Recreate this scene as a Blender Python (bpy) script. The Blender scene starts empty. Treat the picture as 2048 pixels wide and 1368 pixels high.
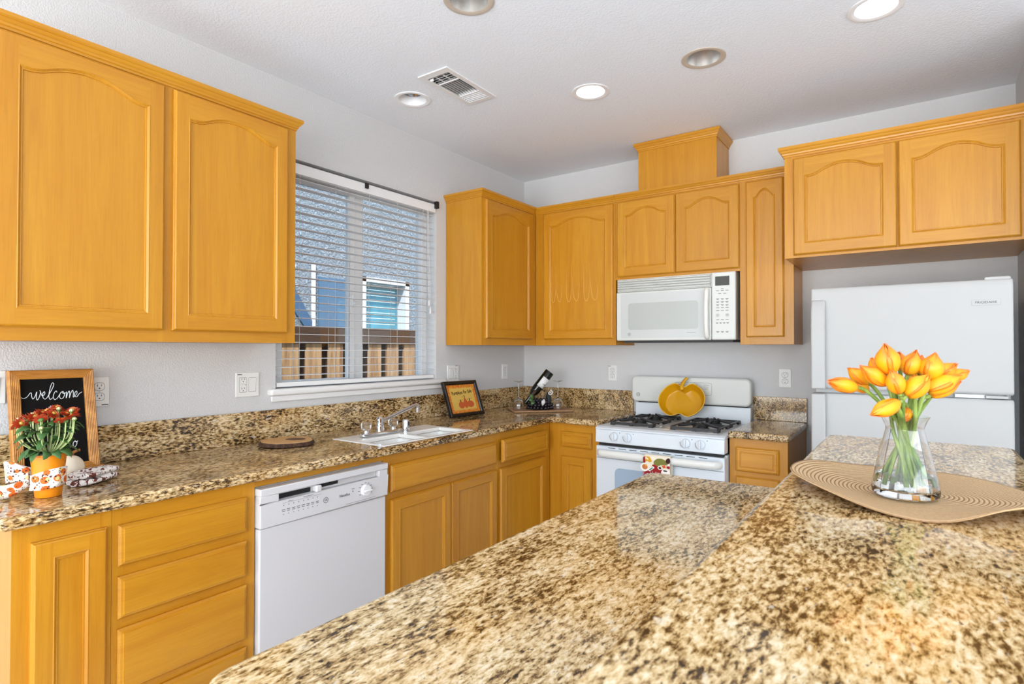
import bpy, bmesh, math, random
from mathutils import Vector, Matrix
random.seed(7)
SC = bpy.context.scene
COL = SC.collection
pi, sin, cos, rad = math.pi, math.sin, math.cos, math.radians

# ------------------------------------------------------------------ camera
cam_data = bpy.data.cameras.new('camera')
cam = bpy.data.objects.new('camera', cam_data)
COL.objects.link(cam)
cam.location = (2.5667, -3.8140, 1.3457)
cam.rotation_euler = (rad(90 + 0.704), 0, rad(35.1555))
cam_data.sensor_width = 36.0
cam_data.lens = 36.0 * 1147.95 / 2048
cam_data.clip_start = 0.02
cam_data.dof.use_dof = True
cam_data.dof.focus_distance = 2.6
cam_data.dof.aperture_fstop = 9.0
SC.camera = cam

# ------------------------------------------------------------------ world, sun, daylight, exposure
world = bpy.data.worlds.new('world')
SC.world = world
world.use_nodes = True
wn = world.node_tree
wn.nodes.clear()
sky = wn.nodes.new('ShaderNodeTexSky')
sky.sky_type = 'NISHITA'
sky.sun_disc = False
sky.sun_elevation = rad(55)
sky.sun_rotation = rad(70)
bg = wn.nodes.new('ShaderNodeBackground')
bg.inputs['Strength'].default_value = 0.42
wo = wn.nodes.new('ShaderNodeOutputWorld')
wn.links.new(sky.outputs[0], bg.inputs[0])
wn.links.new(bg.outputs[0], wo.inputs[0])

def light(name, kind, loc, rot, energy, color=(1, 1, 1), size=None, size_y=None):
    d = bpy.data.lights.new(name, kind)
    d.energy = energy
    d.color = color
    if kind == 'AREA':
        d.shape = 'RECTANGLE'
        d.size, d.size_y = size, size_y
    o = bpy.data.objects.new(name, d)
    o.location, o.rotation_euler = loc, rot
    COL.objects.link(o)
    return o

sun = light('sun', 'SUN', (4, -3, 8), Vector((-0.40, 0.55, -0.73)).to_track_quat('-Z', 'Y').to_euler(), 5.2, (1.0, 0.96, 0.9))
sun.data.angle = rad(0.6)
# unseen area lamps added behind the camera as daylight, tilted to brighten the ceiling
light('patio_uplight', 'AREA', (2.6, -7.35, 1.25), (rad(142), 0, 0), 395, (0.955, 0.98, 1.0), 4.4, 2.3)
light('side_uplight', 'AREA', (6.35, -5.3, 1.55), (rad(140), 0, rad(68)), 138, (0.955, 0.98, 1.0), 3.6, 1.8)

SC.view_settings.view_transform = 'Standard'
SC.view_settings.look = 'None'
SC.view_settings.gamma = 1.0
SC.view_settings.use_curve_mapping = False
SC.view_settings.exposure = 0.0
SC.cycles.max_bounces = 10
SC.cycles.diffuse_bounces = 5
SC.cycles.transmission_bounces = 10
SC.cycles.transparent_max_bounces = 12
SC.cycles.sample_clamp_indirect = 6.0
SC.cycles.caustics_reflective = False

# ------------------------------------------------------------------ materials
def s2l(c):
    c = c / 255.0
    return c / 12.92 if c <= 0.04045 else ((c + 0.055) / 1.055) ** 2.4

def rgb(r, g, b):
    return (s2l(r), s2l(g), s2l(b), 1.0)

def mat(name, color, rough=0.5, metal=0.0, **kw):
    m = bpy.data.materials.new(name)
    m.use_nodes = True
    b = m.node_tree.nodes['Principled BSDF']
    b.inputs['Base Color'].default_value = color
    b.inputs['Roughness'].default_value = rough
    b.inputs['Metallic'].default_value = metal
    for k, v in kw.items():
        b.inputs[k].default_value = v
    return m

class NT:
    """small node-graph builder"""
    def __init__(s, m):
        s.t = m.node_tree
        s.b = s.t.nodes['Principled BSDF']
    def n(s, kind, **kw):
        x = s.t.nodes.new(kind)
        for k, v in kw.items():
            setattr(x, k, v)
        return x
    def l(s, a, b):
        s.t.links.new(a, b)
    def coord(s, scale=(1, 1, 1), rot=(0, 0, 0), out='Object'):
        c = s.n('ShaderNodeTexCoord')
        mp = s.n('ShaderNodeMapping')
        mp.inputs['Scale'].default_value = scale
        mp.inputs['Rotation'].default_value = rot
        s.l(c.outputs[out], mp.inputs['Vector'])
        return mp.outputs[0]
    def noise(s, vec, scale, detail=3, rough=0.5, dist=0.0):
        x = s.n('ShaderNodeTexNoise')
        x.inputs['Scale'].default_value = scale
        x.inputs['Detail'].default_value = detail
        x.inputs['Roughness'].default_value = rough
        x.inputs['Distortion'].default_value = dist
        s.l(vec, x.inputs['Vector'])
        return x.outputs['Fac']
    def voro(s, vec, scale, feature='F1', out='Distance'):
        x = s.n('ShaderNodeTexVoronoi', feature=feature)
        x.inputs['Scale'].default_value = scale
        s.l(vec, x.inputs['Vector'])
        return x.outputs[out]
    def ramp(s, fac, stops, interp='LINEAR'):
        x = s.n('ShaderNodeValToRGB')
        x.color_ramp.interpolation = interp
        e = x.color_ramp.elements
        while len(e) < len(stops):
            e.new(0.5)
        for i, (p, c) in enumerate(stops):
            e[i].position = p
            e[i].color = c if isinstance(c, tuple) else (c, c, c, 1)
        s.l(fac, x.inputs[0])
        return x.outputs[0]
    def mix(s, fac, a, b, blend='MIX'):
        x = s.n('ShaderNodeMix', data_type='RGBA', blend_type=blend)
        for sock, v in ((x.inputs[0], fac), (x.inputs[6], a), (x.inputs[7], b)):
            if hasattr(v, 'is_linked') or hasattr(v, 'links'):
                s.l(v, sock)
            else:
                sock.default_value = v
        return x.outputs[2]
    def bump(s, h, strength=0.2, dist=0.002):
        x = s.n('ShaderNodeBump')
        x.inputs['Strength'].default_value = strength
        x.inputs['Distance'].default_value = dist
        s.l(h, x.inputs['Height'])
        s.l(x.outputs[0], s.b.inputs['Normal'])
    def col(s, c):
        s.l(c, s.b.inputs['Base Color'])

def wood(name, vertical=True, light_c=(202, 143, 35), dark_c=(187, 123, 21), rough=0.36):
    m = mat(name, rgb(*light_c), rough)
    g = NT(m)
    sc = (13, 13, 0.8) if vertical else (0.8, 0.8, 13)
    fs = (210, 210, 9) if vertical else (9, 9, 210)
    a = g.noise(g.coord(sc), 1.0, 4, 0.55, 1.6)
    c = g.ramp(a, [(0.28, rgb(*dark_c)), (0.72, rgb(*light_c))])
    f = g.noise(g.coord(fs), 1.0, 2, 0.5)
    fl = g.ramp(f, [(0.30, (0.86, 0.82, 0.76, 1)), (0.55, (1, 1, 1, 1))])
    c = g.mix(0.55, c, fl, 'MULTIPLY')
    oi = g.n('ShaderNodeObjectInfo')
    v = g.ramp(oi.outputs['Random'], [(0.0, (0.93, 0.92, 0.90, 1)), (1.0, (1.03, 1.02, 1.0, 1))])
    c = g.mix(1.0, c, v, 'MULTIPLY')
    g.col(c)
    g.bump(f, 0.05, 0.001)
    b_ = m.node_tree.nodes['Principled BSDF']
    b_.inputs['Specular IOR Level'].default_value = 0.4
    b_.inputs['Coat Weight'].default_value = 0.2
    b_.inputs['Coat Roughness'].default_value = 0.28
    return m

def granite(name, gold=0.5, rot=0.28, off=0.0):
    m = mat(name, rgb(200, 170, 120), 0.08)
    g = NT(m)
    v1 = g.coord((1.0, 0.38, 1.0), (0, 0, rot))
    def ma(a, k, b):
        x = g.n('ShaderNodeMath', operation='MULTIPLY_ADD')
        g.l(a, x.inputs[0]); x.inputs[1].default_value = k
        if hasattr(b, 'links'): g.l(b, x.inputs[2])
        else: x.inputs[2].default_value = b
        return x.outputs[0]
    fine = g.noise(v1, 145, 4, 0.66, 0.3)
    med = g.noise(v1, 16, 3, 0.6, 0.3)
    f = ma(med, 0.40, ma(fine, 0.95, -0.16 - off))
    c = g.ramp(f, [(0.360, rgb(42, 32, 24)), (0.420, rgb(90, 66, 38)), (0.468, rgb(150, 120, 76)), (0.525, rgb(194, 164, 116)), (0.60, rgb(218, 194, 152)), (0.70, rgb(234, 218, 190))])
    big = g.noise(g.coord((1, 0.7, 1), (0, 0, rot)), 5.0, 4, 0.6)
    c = g.mix(g.ramp(big, [(0.44, 0.0), (0.64, gold)]), c, g.mix(1.0, c, (0.96, 0.74, 0.42, 1), 'MULTIPLY'))
    spk = g.ramp(g.noise(v1, 170, 3, 0.6), [(0.63, 0.0), (0.68, 0.85)])
    c = g.mix(spk, c, rgb(58, 42, 28))
    wh = g.ramp(g.noise(v1, 60, 2, 0.5, 0.5), [(0.66, 0.0), (0.72, 0.5)])
    c = g.mix(wh, c, rgb(236, 226, 206))
    g.col(c)
    g.b.inputs['Specular IOR Level'].default_value = 0.55
    return m

def wall_paint(name, c, bump=0.35, scale=150):
    m = mat(name, rgb(*c), 0.75)
    g = NT(m)
    v = g.coord()
    h = g.noise(v, scale, 3, 0.55)
    h2 = g.ramp(h, [(0.40, 0.0), (0.62, 1.0)])
    g.bump(h2, bump, 0.003)
    return m

def glass_mat(name, color=(1, 1, 1, 1), rough=0.0, ior=1.46):
    return mat(name, color, rough, 0.0, **{'Transmission Weight': 1.0, 'IOR': ior})

def pane_mat(name, tint=(0.93, 0.96, 0.97, 1), refl=0.06):
    m = bpy.data.materials.new(name)
    m.use_nodes = True
    t = m.node_tree
    t.nodes.clear()
    tr = t.nodes.new('ShaderNodeBsdfTransparent'); tr.inputs[0].default_value = tint
    gl = t.nodes.new('ShaderNodeBsdfGlossy'); gl.inputs['Roughness'].default_value = 0.02
    mx = t.nodes.new('ShaderNodeMixShader'); mx.inputs[0].default_value = refl
    o = t.nodes.new('ShaderNodeOutputMaterial')
    t.links.new(tr.outputs[0], mx.inputs[1]); t.links.new(gl.outputs[0], mx.inputs[2]); t.links.new(mx.outputs[0], o.inputs[0])
    return m

def emit(name, color, strength):
    m = mat(name, color, 0.5)
    b = m.node_tree.nodes['Principled BSDF']
    b.inputs['Emission Color'].default_value = color
    b.inputs['Emission Strength'].default_value = strength
    return m

def attr_mat(name, rough=0.45, **kw):
    m = mat(name, (1, 1, 1, 1), rough, **kw)
    g = NT(m)
    a = g.n('ShaderNodeAttribute', attribute_name='tint')
    g.col(a.outputs['Color'])
    return m

M = {}
M['WV'] = wood('honey_wood_upright')
M['WH'] = wood('honey_wood_level', False)
M['toe'] = mat('toe_kick', rgb(96, 66, 34), 0.6)
M['granite'] = granite('granite_island', 0.35, 0.28, -0.014)
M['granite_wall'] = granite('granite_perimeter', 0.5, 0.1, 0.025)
M['granite_bar'] = granite('granite_bar', 0.6, 0.15, -0.010)
M['wall'] = wall_paint('wall_paint', (209, 208, 208))
M['ceil'] = wall_paint('ceiling_paint', (238, 243, 249), 0.22, 110)
M['trimw'] = mat('trim_white', rgb(232, 231, 230), 0.35)
M['white'] = mat('appliance_white', rgb(212, 213, 208), 0.25)
M['white_dw'] = mat('dishwasher_white', rgb(210, 208, 208), 0.3)
M['white_cool'] = mat('enamel_white', rgb(216, 222, 228), 0.2)
M['ivory'] = mat('handle_ivory', rgb(228, 227, 221), 0.3)
M['slat'] = mat('blind_white', rgb(234, 234, 234), 0.4)
M['black'] = mat('black_gloss', rgb(18, 18, 18), 0.25)
M['matte'] = mat('black_matte', rgb(24, 24, 25), 0.6)
M['iron'] = mat('cast_iron', rgb(38, 38, 40), 0.42)
M['grey'] = mat('mark_grey', rgb(120, 120, 120), 0.6)
M['dkgrey'] = mat('mark_dark', rgb(60, 60, 62), 0.6)
M['ltgrey'] = mat('light_grey', rgb(196, 197, 197), 0.4)
M['chrome'] = mat('chrome', rgb(220, 222, 225), 0.08, 1.0)
M['alu'] = mat('brushed_reflector', rgb(226, 225, 222), 0.25, 0.7)
M['steelg'] = mat('grey_hinge', rgb(160, 165, 170), 0.35, 0.6)
M['plate'] = mat('outlet_white', rgb(228, 227, 224), 0.4)
M['ring'] = mat('light_ring', rgb(240, 240, 241), 0.4)
M['ring_tan'] = mat('light_ring_tan', rgb(196, 184, 170), 0.4)
M['mwglass'] = mat('oven_grey_glass', rgb(182, 186, 182), 0.12)
M['ovglass'] = mat('oven_blue_glass', rgb(158, 178, 196), 0.1)
M['disp'] = mat('display_dark', rgb(48, 46, 36), 0.15)
M['green'] = mat('display_green', rgb(10, 70, 48), 0.2)
M['pane'] = pane_mat('window_pane')
M['clear'] = glass_mat('clear_glass')
M['acrylic'] = glass_mat('acrylic', (0.97, 0.97, 0.98, 1), 0.05, 1.47)
M['sink'] = mat('sink_white', rgb(242, 240, 235), 0.15)
M['glow'] = emit('lamp_glow', (1.0, 0.97, 0.92, 1), 14.0)
M['white_text'] = mat('chalk', rgb(225, 232, 235), 0.8)
M['board'] = mat('chalkboard', rgb(12, 10, 9), 0.75, **{'Specular IOR Level': 0.15})
M['oak'] = wood('pine_frame_upright', True, (206, 146, 66), (150, 92, 30), 0.5)
M['oakh'] = wood('pine_frame_level', False, (206, 146, 66), (150, 92, 30), 0.5)
M['mustard'] = mat('mustard_glaze', rgb(204, 148, 14), 0.12)
M['floor'] = mat('floor_tile', rgb(206, 206, 208), 0.4)

# ------------------------------------------------------------------ mesh building
ABS = {}

def FL(u, v, n):      # on the left wall: u = y, v = z, n = distance out of the wall
    return (n, u, v)

def FB(u, v, n):      # on the back wall: u = x, v = z
    return (u, -n, v)

def XYZ(u, v, n):
    return (u, v, n)

class MB:
    def __init__(s, f=XYZ):
        s.v, s.fc, s.mi, s.col, s.f = [], [], [], [], f
        s.c = None
    def add(s, pts, faces, m=0):
        b = len(s.v)
        for p in pts:
            s.v.append(Vector(s.f(*p)))
            s.col.append(s.c or (1, 1, 1, 1))
        for i, f in enumerate(faces):
            s.fc.append([b + k for k in f])
            s.mi.append(m[i] if isinstance(m, list) else m)
        return s
    def box(s, u0, u1, v0, v1, n0, n1, m=0):
        p = [(u, v, n) for n in (n0, n1) for v in (v0, v1) for u in (u0, u1)]
        return s.add(p, [(0, 1, 3, 2), (4, 5, 7, 6), (0, 1, 5, 4), (2, 3, 7, 6), (0, 2, 6, 4), (1, 3, 7, 5)], m)
    def prism(s, poly, n0, n1, m=0, cap=True):
        k = len(poly)
        p = [(u, v, n0) for u, v in poly] + [(u, v, n1) for u, v in poly]
        f = [(i, (i + 1) % k, k + (i + 1) % k, k + i) for i in range(k)]
        if cap:
            f += [tuple(range(k)), tuple(range(k, 2 * k))]
        return s.add(p, f, m)
    def extr(s, poly, u0, u1, m=0):       # polygon in (n, v) swept along u
        k = len(poly)
        p = [(u0, v, n) for n, v in poly] + [(u1, v, n) for n, v in poly]
        f = [(i, (i + 1) % k, k + (i + 1) % k, k + i) for i in range(k)] + [tuple(range(k)), tuple(range(k, 2 * k))]
        return s.add(p, f, m)
    def tube(s, pts, r, n=8, m=0, closed=False, flat=1.0):
        pts = [Vector(p) for p in pts]
        k = len(pts)
        if k < 2: return s
        rs = r if isinstance(r, (list, tuple)) else [r] * k
        prev = None
        P, F = [], []
        for i, p in enumerate(pts):
            if closed:
                t = pts[(i + 1) % k] - pts[i - 1]
            else:
                t = pts[min(i + 1, k - 1)] - pts[max(i - 1, 0)]
            if t.length < 1e-9: t = Vector((0, 0, 1))
            t.normalize()
            if prev is None:
                a = Vector((0, 0, 1)) if abs(t.z) < 0.9 else Vector((1, 0, 0))
                x = t.cross(a).normalized()
            else:
                x = (prev - t * prev.dot(t))
                x = x.normalized() if x.length > 1e-6 else t.orthogonal().normalized()
            prev = x
            y = t.cross(x)
            for j in range(n):
                a = 2 * pi * j / n
                P.append(p + x * (rs[i] * cos(a)) + y * (rs[i] * flat * sin(a)))
        segs = k if closed else k - 1
        for i in range(segs):
            for j in range(n):
                a, b = i * n + j, i * n + (j + 1) % n
                i2 = ((i + 1) % k) * n
                F.append((a, b, i2 + (j + 1) % n, i2 + j))
        if not closed:
            F.append(tuple(range(n)))
            F.append(tuple((k - 1) * n + j for j in range(n)))
        return s.add([tuple(q) for q in P], F, m)
    def lathe(s, prof, c=(0, 0, 0), n=24, m=0, axis='z', close=False, mod=None):
        P, F = [], []
        for r, h in prof:
            for j in range(n):
                a = 2 * pi * j / n
                rr = r * (mod(a, h) if mod else 1)
                x, y = rr * cos(a), rr * sin(a)
                q = {'z': (x, y, h), 'x': (h, x, y), 'y': (x, h, y)}[axis]
                P.append((c[0] + q[0], c[1] + q[1], c[2] + q[2]))
        k = len(prof)
        for i in range(k if close else k - 1):
            for j in range(n):
                i2 = (i + 1) % k
                F.append((i * n + j, i * n + (j + 1) % n, i2 * n + (j + 1) % n, i2 * n + j))
        if not close:
            if prof[0][0] > 1e-6: F.append(tuple(range(n)))
            if prof[-1][0] > 1e-6: F.append(tuple((k - 1) * n + j for j in range(n)))
        return s.add(P, F, m)
    def ell(s, c, rx, ry, rz, nu=14, nv=8, m=0, mod=None):
        P, F = [], []
        for i in range(nv + 1):
            t = pi * i / nv
            for j in range(nu):
                a = 2 * pi * j / nu
                k = mod(a, t) if mod else 1
                P.append((c[0] + rx * k * sin(t) * cos(a), c[1] + ry * k * sin(t) * sin(a), c[2] - rz * cos(t)))
        for i in range(nv):
            for j in range(nu):
                F.append((i * nu + j, i * nu + (j + 1) % nu, (i + 1) * nu + (j + 1) % nu, (i + 1) * nu + j))
        return s.add(P, F, m)
    def text(s, txt, size, place, m=0, depth=0.0006, align='CENTER'):
        """flat lettering; place(x, y, d) turns letter coordinates into a point"""
        c = bpy.data.curves.new('letters', 'FONT')
        c.body = txt; c.size = size; c.align_x = align; c.align_y = 'CENTER'
        c.extrude = depth; c.resolution_u = 3
        o = bpy.data.objects.new('letters', c)
        COL.objects.link(o)
        dg = bpy.context.evaluated_depsgraph_get()
        me = bpy.data.meshes.new_from_object(o.evaluated_get(dg))
        s.add([place(p.co.x, p.co.y, p.co.z) for p in me.vertices], [tuple(q.vertices) for q in me.polygons], m)
        bpy.data.objects.remove(o); bpy.data.curves.remove(c); bpy.data.meshes.remove(me)
        return s

def rrect(u0, u1, v0, v1, r, k=5, corners=(1, 1, 1, 1)):
    out = []
    for i, (cu, cv, a0) in enumerate(((u1 - r, v0 + r, -90), (u1 - r, v1 - r, 0), (u0 + r, v1 - r, 90), (u0 + r, v0 + r, 180))):
        if corners[i]:
            for j in range(k + 1):
                a = rad(a0 + 90 * j / k)
                out.append((cu + r * cos(a), cv + r * sin(a)))
        else:
            out.append(((u1, v0), (u1, v1), (u0, v1), (u0, v0))[i])
    return out

def tagit(o, label=None, cat=None, group=None, kind=None):
    if label: o['label'] = label
    if cat: o['category'] = cat
    if group: o['group'] = group
    if kind: o['kind'] = kind
    return o

def thing(name, label, cat, loc=(0, 0, 0), group=None, rot=None):
    o = bpy.data.objects.new(name, None)
    o.empty_display_size = 0.05
    COL.objects.link(o)
    o.location = loc
    if rot: o.rotation_euler = rot
    ABS[o.name] = Vector(loc)
    return tagit(o, label, cat, group)

def build(name, mb, mats, parent=None, loc=None, local=False, bevel=0, segs=2, smooth=35, merge=True, label=None, sub=0, recalc=True):
    if not isinstance(mats, (list, tuple)): mats = [mats]
    mats = [M[x] if isinstance(x, str) else x for x in mats]
    org = Vector((0, 0, 0))
    if not local:
        if parent is not None: org = ABS[parent.name]
        elif loc is not None: org = Vector(loc)
        elif mb.v:
            xs = [p.x for p in mb.v]; ys = [p.y for p in mb.v]; zs = [p.z for p in mb.v]
            org = Vector(((min(xs) + max(xs)) / 2, (min(ys) + max(ys)) / 2, min(zs)))
    me = bpy.data.meshes.new(name)
    me.from_pydata([tuple(p - org) for p in mb.v], [], mb.fc)
    for m in mats: me.materials.append(m)
    me.polygons.foreach_set('material_index', mb.mi)
    if any(c != (1, 1, 1, 1) for c in mb.col):
        a = me.color_attributes.new('tint', 'FLOAT_COLOR', 'POINT')
        for i, c in enumerate(mb.col): a.data[i].color = c
    bm = bmesh.new(); bm.from_mesh(me)
    if merge: bmesh.ops.remove_doubles(bm, verts=bm.verts, dist=1e-5)
    if recalc: bmesh.ops.recalc_face_normals(bm, faces=bm.faces)
    bm.to_mesh(me); bm.free()
    if smooth:
        me.polygons.foreach_set('use_smooth', [True] * len(me.polygons))
        me.set_sharp_from_angle(angle=rad(smooth))
    o = bpy.data.objects.new(name, me)
    COL.objects.link(o)
    if parent is not None:
        o.parent = parent
        ABS[o.name] = ABS.get(parent.name, Vector((0, 0, 0)))
    else:
        o.location = org
        ABS[o.name] = org
    if bevel:
        b = o.modifiers.new('edge', 'BEVEL')
        b.width = bevel; b.segments = segs; b.limit_method = 'ANGLE'; b.angle_limit = rad(40)
    if sub:
        b = o.modifiers.new('smooth', 'SUBSURF'); b.levels = sub; b.render_levels = sub
    if label: o['label'] = label
    return o

def crom(pts, k=6):
    """smooth open curve through points"""
    pts = [Vector(p) for p in pts]
    out = []
    for i in range(len(pts) - 1):
        p0, p1, p2, p3 = pts[max(i - 1, 0)], pts[i], pts[i + 1], pts[min(i + 2, len(pts) - 1)]
        for j in range(k):
            t = j / k
            out.append(0.5 * ((2 * p1) + (p2 - p0) * t + (2 * p0 - 5 * p1 + 4 * p2 - p3) * t * t + (3 * p1 - p0 - 3 * p2 + p3) * t ** 3))
    out.append(pts[-1])
    return out

def copy_tree(o, parent=None):
    c = o.copy()
    COL.objects.link(c)
    if parent is not None: c.parent = parent
    for ch in list(o.children): copy_tree(ch, c)
    return c

# ================================================================== the setting
H = 2.685
WY0, WY1, WZ0, WZ1 = -2.181, -1.032, 1.150, 2.305      # window opening in the left wall
RX, RY = 6.5, -7.5                                      # family room beyond the camera

def struct(name, mb, mats, **kw):
    o = build(name, mb, mats, **kw)
    o['kind'] = 'structure'
    return o

mb = MB().box(-0.12, RX + 0.12, RY - 0.12, 0.12, -0.08, 0.0)
struct('floor', mb, 'floor')

# ceiling with openings for the recessed lights and the air register
LIGHTS = [(2.447, -1.165, 'lit'), (1.776, -1.161, 'off'), (1.189, -1.147, 'lit'), (0.366, -1.616, 'baffle'), (1.173, -2.122, 'off')]
VENT = (0.585, 0.745, -1.770, -1.408)
bm = bmesh.new()
edges = []
def loop(pts):
    vs = [bm.verts.new(p) for p in pts]
    for i in range(len(vs)): edges.append(bm.edges.new((vs[i], vs[(i + 1) % len(vs)])))
loop([(-0.12, RY, H), (RX, RY, H), (RX, 0.12, H), (-0.12, 0.12, H)])
for x, y, k in LIGHTS:
    loop([(x + 0.078 * cos(a * pi / 16), y + 0.078 * sin(a * pi / 16), H) for a in range(32)])
loop([(VENT[0], VENT[2], H), (VENT[1], VENT[2], H), (VENT[1], VENT[3], H), (VENT[0], VENT[3], H)])
bmesh.ops.triangle_fill(bm, use_beauty=True, use_dissolve=False, edges=edges)
for f in bm.faces:
    if f.normal.z > 0: f.normal_flip()
me = bpy.data.meshes.new('ceiling')
bm.to_mesh(me); bm.free()
me.materials.append(M['ceil'])
o = bpy.data.objects.new('ceiling', me); COL.objects.link(o); o['kind'] = 'structure'
# roof over the house, with eaves
mb = MB().box(-0.30, RX + 0.4, RY - 0.4, 1.2, H + 0.22, H + 0.3)
struct('roof', mb, mat('roof_board', rgb(120, 100, 84), 0.8))

mb = MB()
for y0, y1, z0, z1 in ((RY, WY0, 0, H), (WY1, 0, 0, H), (WY0, WY1, 0, WZ0), (WY0, WY1, WZ1, H)):
    mb.box(-0.16, 0, y0, y1, z0, z1)
struct('wall_left', mb, 'wall', merge=True)
struct('wall_back', MB().box(-0.12, 3.1, 0, 0.12, 0, H), 'wall')
struct('wall_right', MB().box(2.986, 3.1, -0.8, 0, 0, H), 'wall')
struct('wall_passage', MB().box(3.1, RX, 0, 0.12, 0, H), 'wall')
mb = MB()
for y0, y1, z0, z1 in ((RY, -7.1, 0, H), (-3.5, 0.0, 0, H), (-7.1, -3.5, 0, 0.6), (-7.1, -3.5, 2.45, H)):
    mb.box(RX, RX + 0.12, y0, y1, z0, z1)
struct('wall_side', mb, 'wall')
mb = MB()
for x0, x1, z0, z1 in ((-0.12, 0.3, 0, H), (4.9, RX + 0.12, 0, H), (0.3, 4.9, 2.45, H)):
    mb.box(x0, x1, RY - 0.12, RY, z0, z1)
struct('wall_rear', mb, 'wall')
# patio door and side window of the family room
mb = MB()
for x0, x1 in ((0.3, 0.36), (2.57, 2.63), (4.84, 4.9)): mb.box(x0, x1, RY - 0.09, RY - 0.03, 0, 2.45)
for z0, z1 in ((0, 0.06), (2.39, 2.45)): mb.box(0.3, 4.9, RY - 0.09, RY - 0.03, z0, z1)
d = struct('door_1', mb, 'trimw')
build('glass_pane', MB().box(0.36, 4.84, RY - 0.062, RY - 0.058, 0.06, 2.39), 'pane', d)
mb = MB()
for y0, y1 in ((-7.1, -7.04), (-5.33, -5.27), (-3.56, -3.5)): mb.box(RX + 0.03, RX + 0.09, y0, y1, 0.6, 2.45)
for z0, z1 in ((0.6, 0.66), (2.39, 2.45)): mb.box(RX + 0.03, RX + 0.09, -7.1, -3.5, z0, z1)
w2 = struct('window_2', mb, 'trimw')
build('glass_pane', MB().box(RX + 0.058, RX + 0.062, -7.04, -3.56, 0.66, 2.39), 'pane', w2)

# kitchen window: white vinyl slider set back in the wall
mb = MB(FL)
fx0, fx1 = -0.145, -0.085
mb.box(WY0, WY1, WZ0, WZ0 + 0.016, fx0, fx1)
mb.box(WY0, WY1, WZ1 - 0.045, WZ1, fx0, fx1)
mb.box(WY0, WY0 + 0.045, WZ0 + 0.016, WZ1 - 0.045, fx0, fx1)
mb.box(WY1 - 0.045, WY1, WZ0 + 0.016, WZ1 - 0.045, fx0, fx1)
mb.box(-1.625, -1.565, WZ0 + 0.016, WZ1 - 0.045, fx0 + 0.005, fx1 - 0.004)
w1 = struct('window_1', mb, 'trimw', bevel=0.003)
mb = MB(FL)                         # sliding sash
sx0, sx1 = -0.112, -0.079
mb.box(-1.672, -1.632, WZ0 + 0.017, WZ1 - 0.047, sx0, sx1)
mb.box(WY0 + 0.047, WY0 + 0.085, WZ0 + 0.017, WZ1 - 0.047, sx0, sx1)
mb.box(WY0 + 0.085, -1.672, WZ0 + 0.017, WZ0 + 0.035, sx0, sx1)
mb.box(WY0 + 0.085, -1.672, WZ1 - 0.085, WZ1 - 0.047, sx0, sx1)
build('sash', mb, 'trimw', w1, bevel=0.002)
mb = MB(FL).box(-1.66, -1.644, 1.585, 1.655, sx1, sx1 + 0.012).box(-1.658, -1.646, 1.60, 1.615, sx1, sx1 + 0.028)
build('latch', mb, 'trimw', w1, bevel=0.003)
build('glass_pane', MB(FL).box(WY0 + 0.085, -1.672, WZ0 + 0.035, WZ1 - 0.085, -0.098, -0.094), 'pane', w1)
build('glass_pane', MB(FL).box(-1.565, WY1 - 0.045, WZ0 + 0.016, WZ1 - 0.045, -0.120, -0.116), 'pane', w1)
# sill and apron
mb = MB(FL).box(-2.222, -0.957, 1.118, 1.151, -0.084, 0.032)
struct('trim_1', mb, 'trimw', bevel=0.012, segs=3)
mb = MB(FL).box(-2.208, -0.970, 1.088, 1.117, 0.0005, 0.012)
struct('trim_2', mb, 'trimw', bevel=0.004)

# ------------------------------------------------------------------ outdoors
gm = mat('gravel', rgb(150, 138, 122), 0.9)
struct('ground', MB().box(-9, 12, -14, 8, -0.35, -0.25), gm)
stucco = mat('stucco', rgb(196, 208, 216), 0.9)
g = NT(stucco)
g.bump(g.ramp(g.noise(g.coord(), 34, 4, 0.6), [(0.35, 0.0), (0.65, 1.0)]), 1.0, 0.05)
nb = thing('neighbor_house', 'neighbouring house with rough pale stucco wall beyond the wooden fence', 'house', (-3.3, 1.0, -0.25))
mb = MB(FL)
NW = (1.03, 1.86, 1.25, 2.27)
for y0, y1, z0, z1 in ((-5, NW[0], -0.25, 4.6), (NW[1], 7, -0.25, 4.6), (NW[0], NW[1], -0.25, NW[2]), (NW[0], NW[1], NW[3], 4.6)):
    mb.box(y0, y1, z0, z1, -3.45, -3.2)
build('stucco_wall', mb, stucco, nb)
mb = MB(FL)
for y0, y1, z0, z1 in ((NW[0], NW[0] + 0.07, NW[2], NW[3]), (NW[1] - 0.07, NW[1], NW[2], NW[3]), (NW[0], NW[1], NW[2], NW[2] + 0.06), (NW[0], NW[1], NW[3] - 0.06, NW[3])):
    mb.box(y0, y1, z0, z1, -3.36, -3.17)
fr = build('window_frame', mb, 'trimw', nb)
shade = mat('teal_shade', rgb(86, 160, 178), 0.5)
g = NT(shade)
g.col(g.ramp(g.noise(g.coord((1, 1, 1)), 3, 2), [(0.3, rgb(66, 140, 160)), (0.7, rgb(96, 172, 190))]))
mb = MB(FL)
for i in range(12): mb.box(NW[0] + 0.07, NW[1] - 0.07, NW[2] + 0.06 + i * 0.075, NW[2] + 0.128 + i * 0.075, -3.34, -3.325)
build('blind', mb, shade, nb)
mb = MB(FL).box(0.40, 0.80, 1.25, 2.20, -3.22, -3.185)  # flat blue upright panel beside the neighbour's window
build('blue_upright', mb, mat('upright_blue', rgb(84, 122, 150), 0.6), nb)
mb = MB(FL).box(0.30, 0.345, -0.25, 2.35, -3.2, -3.165)
build('downspout', mb, 'trimw', nb, bevel=0.006)
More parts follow.
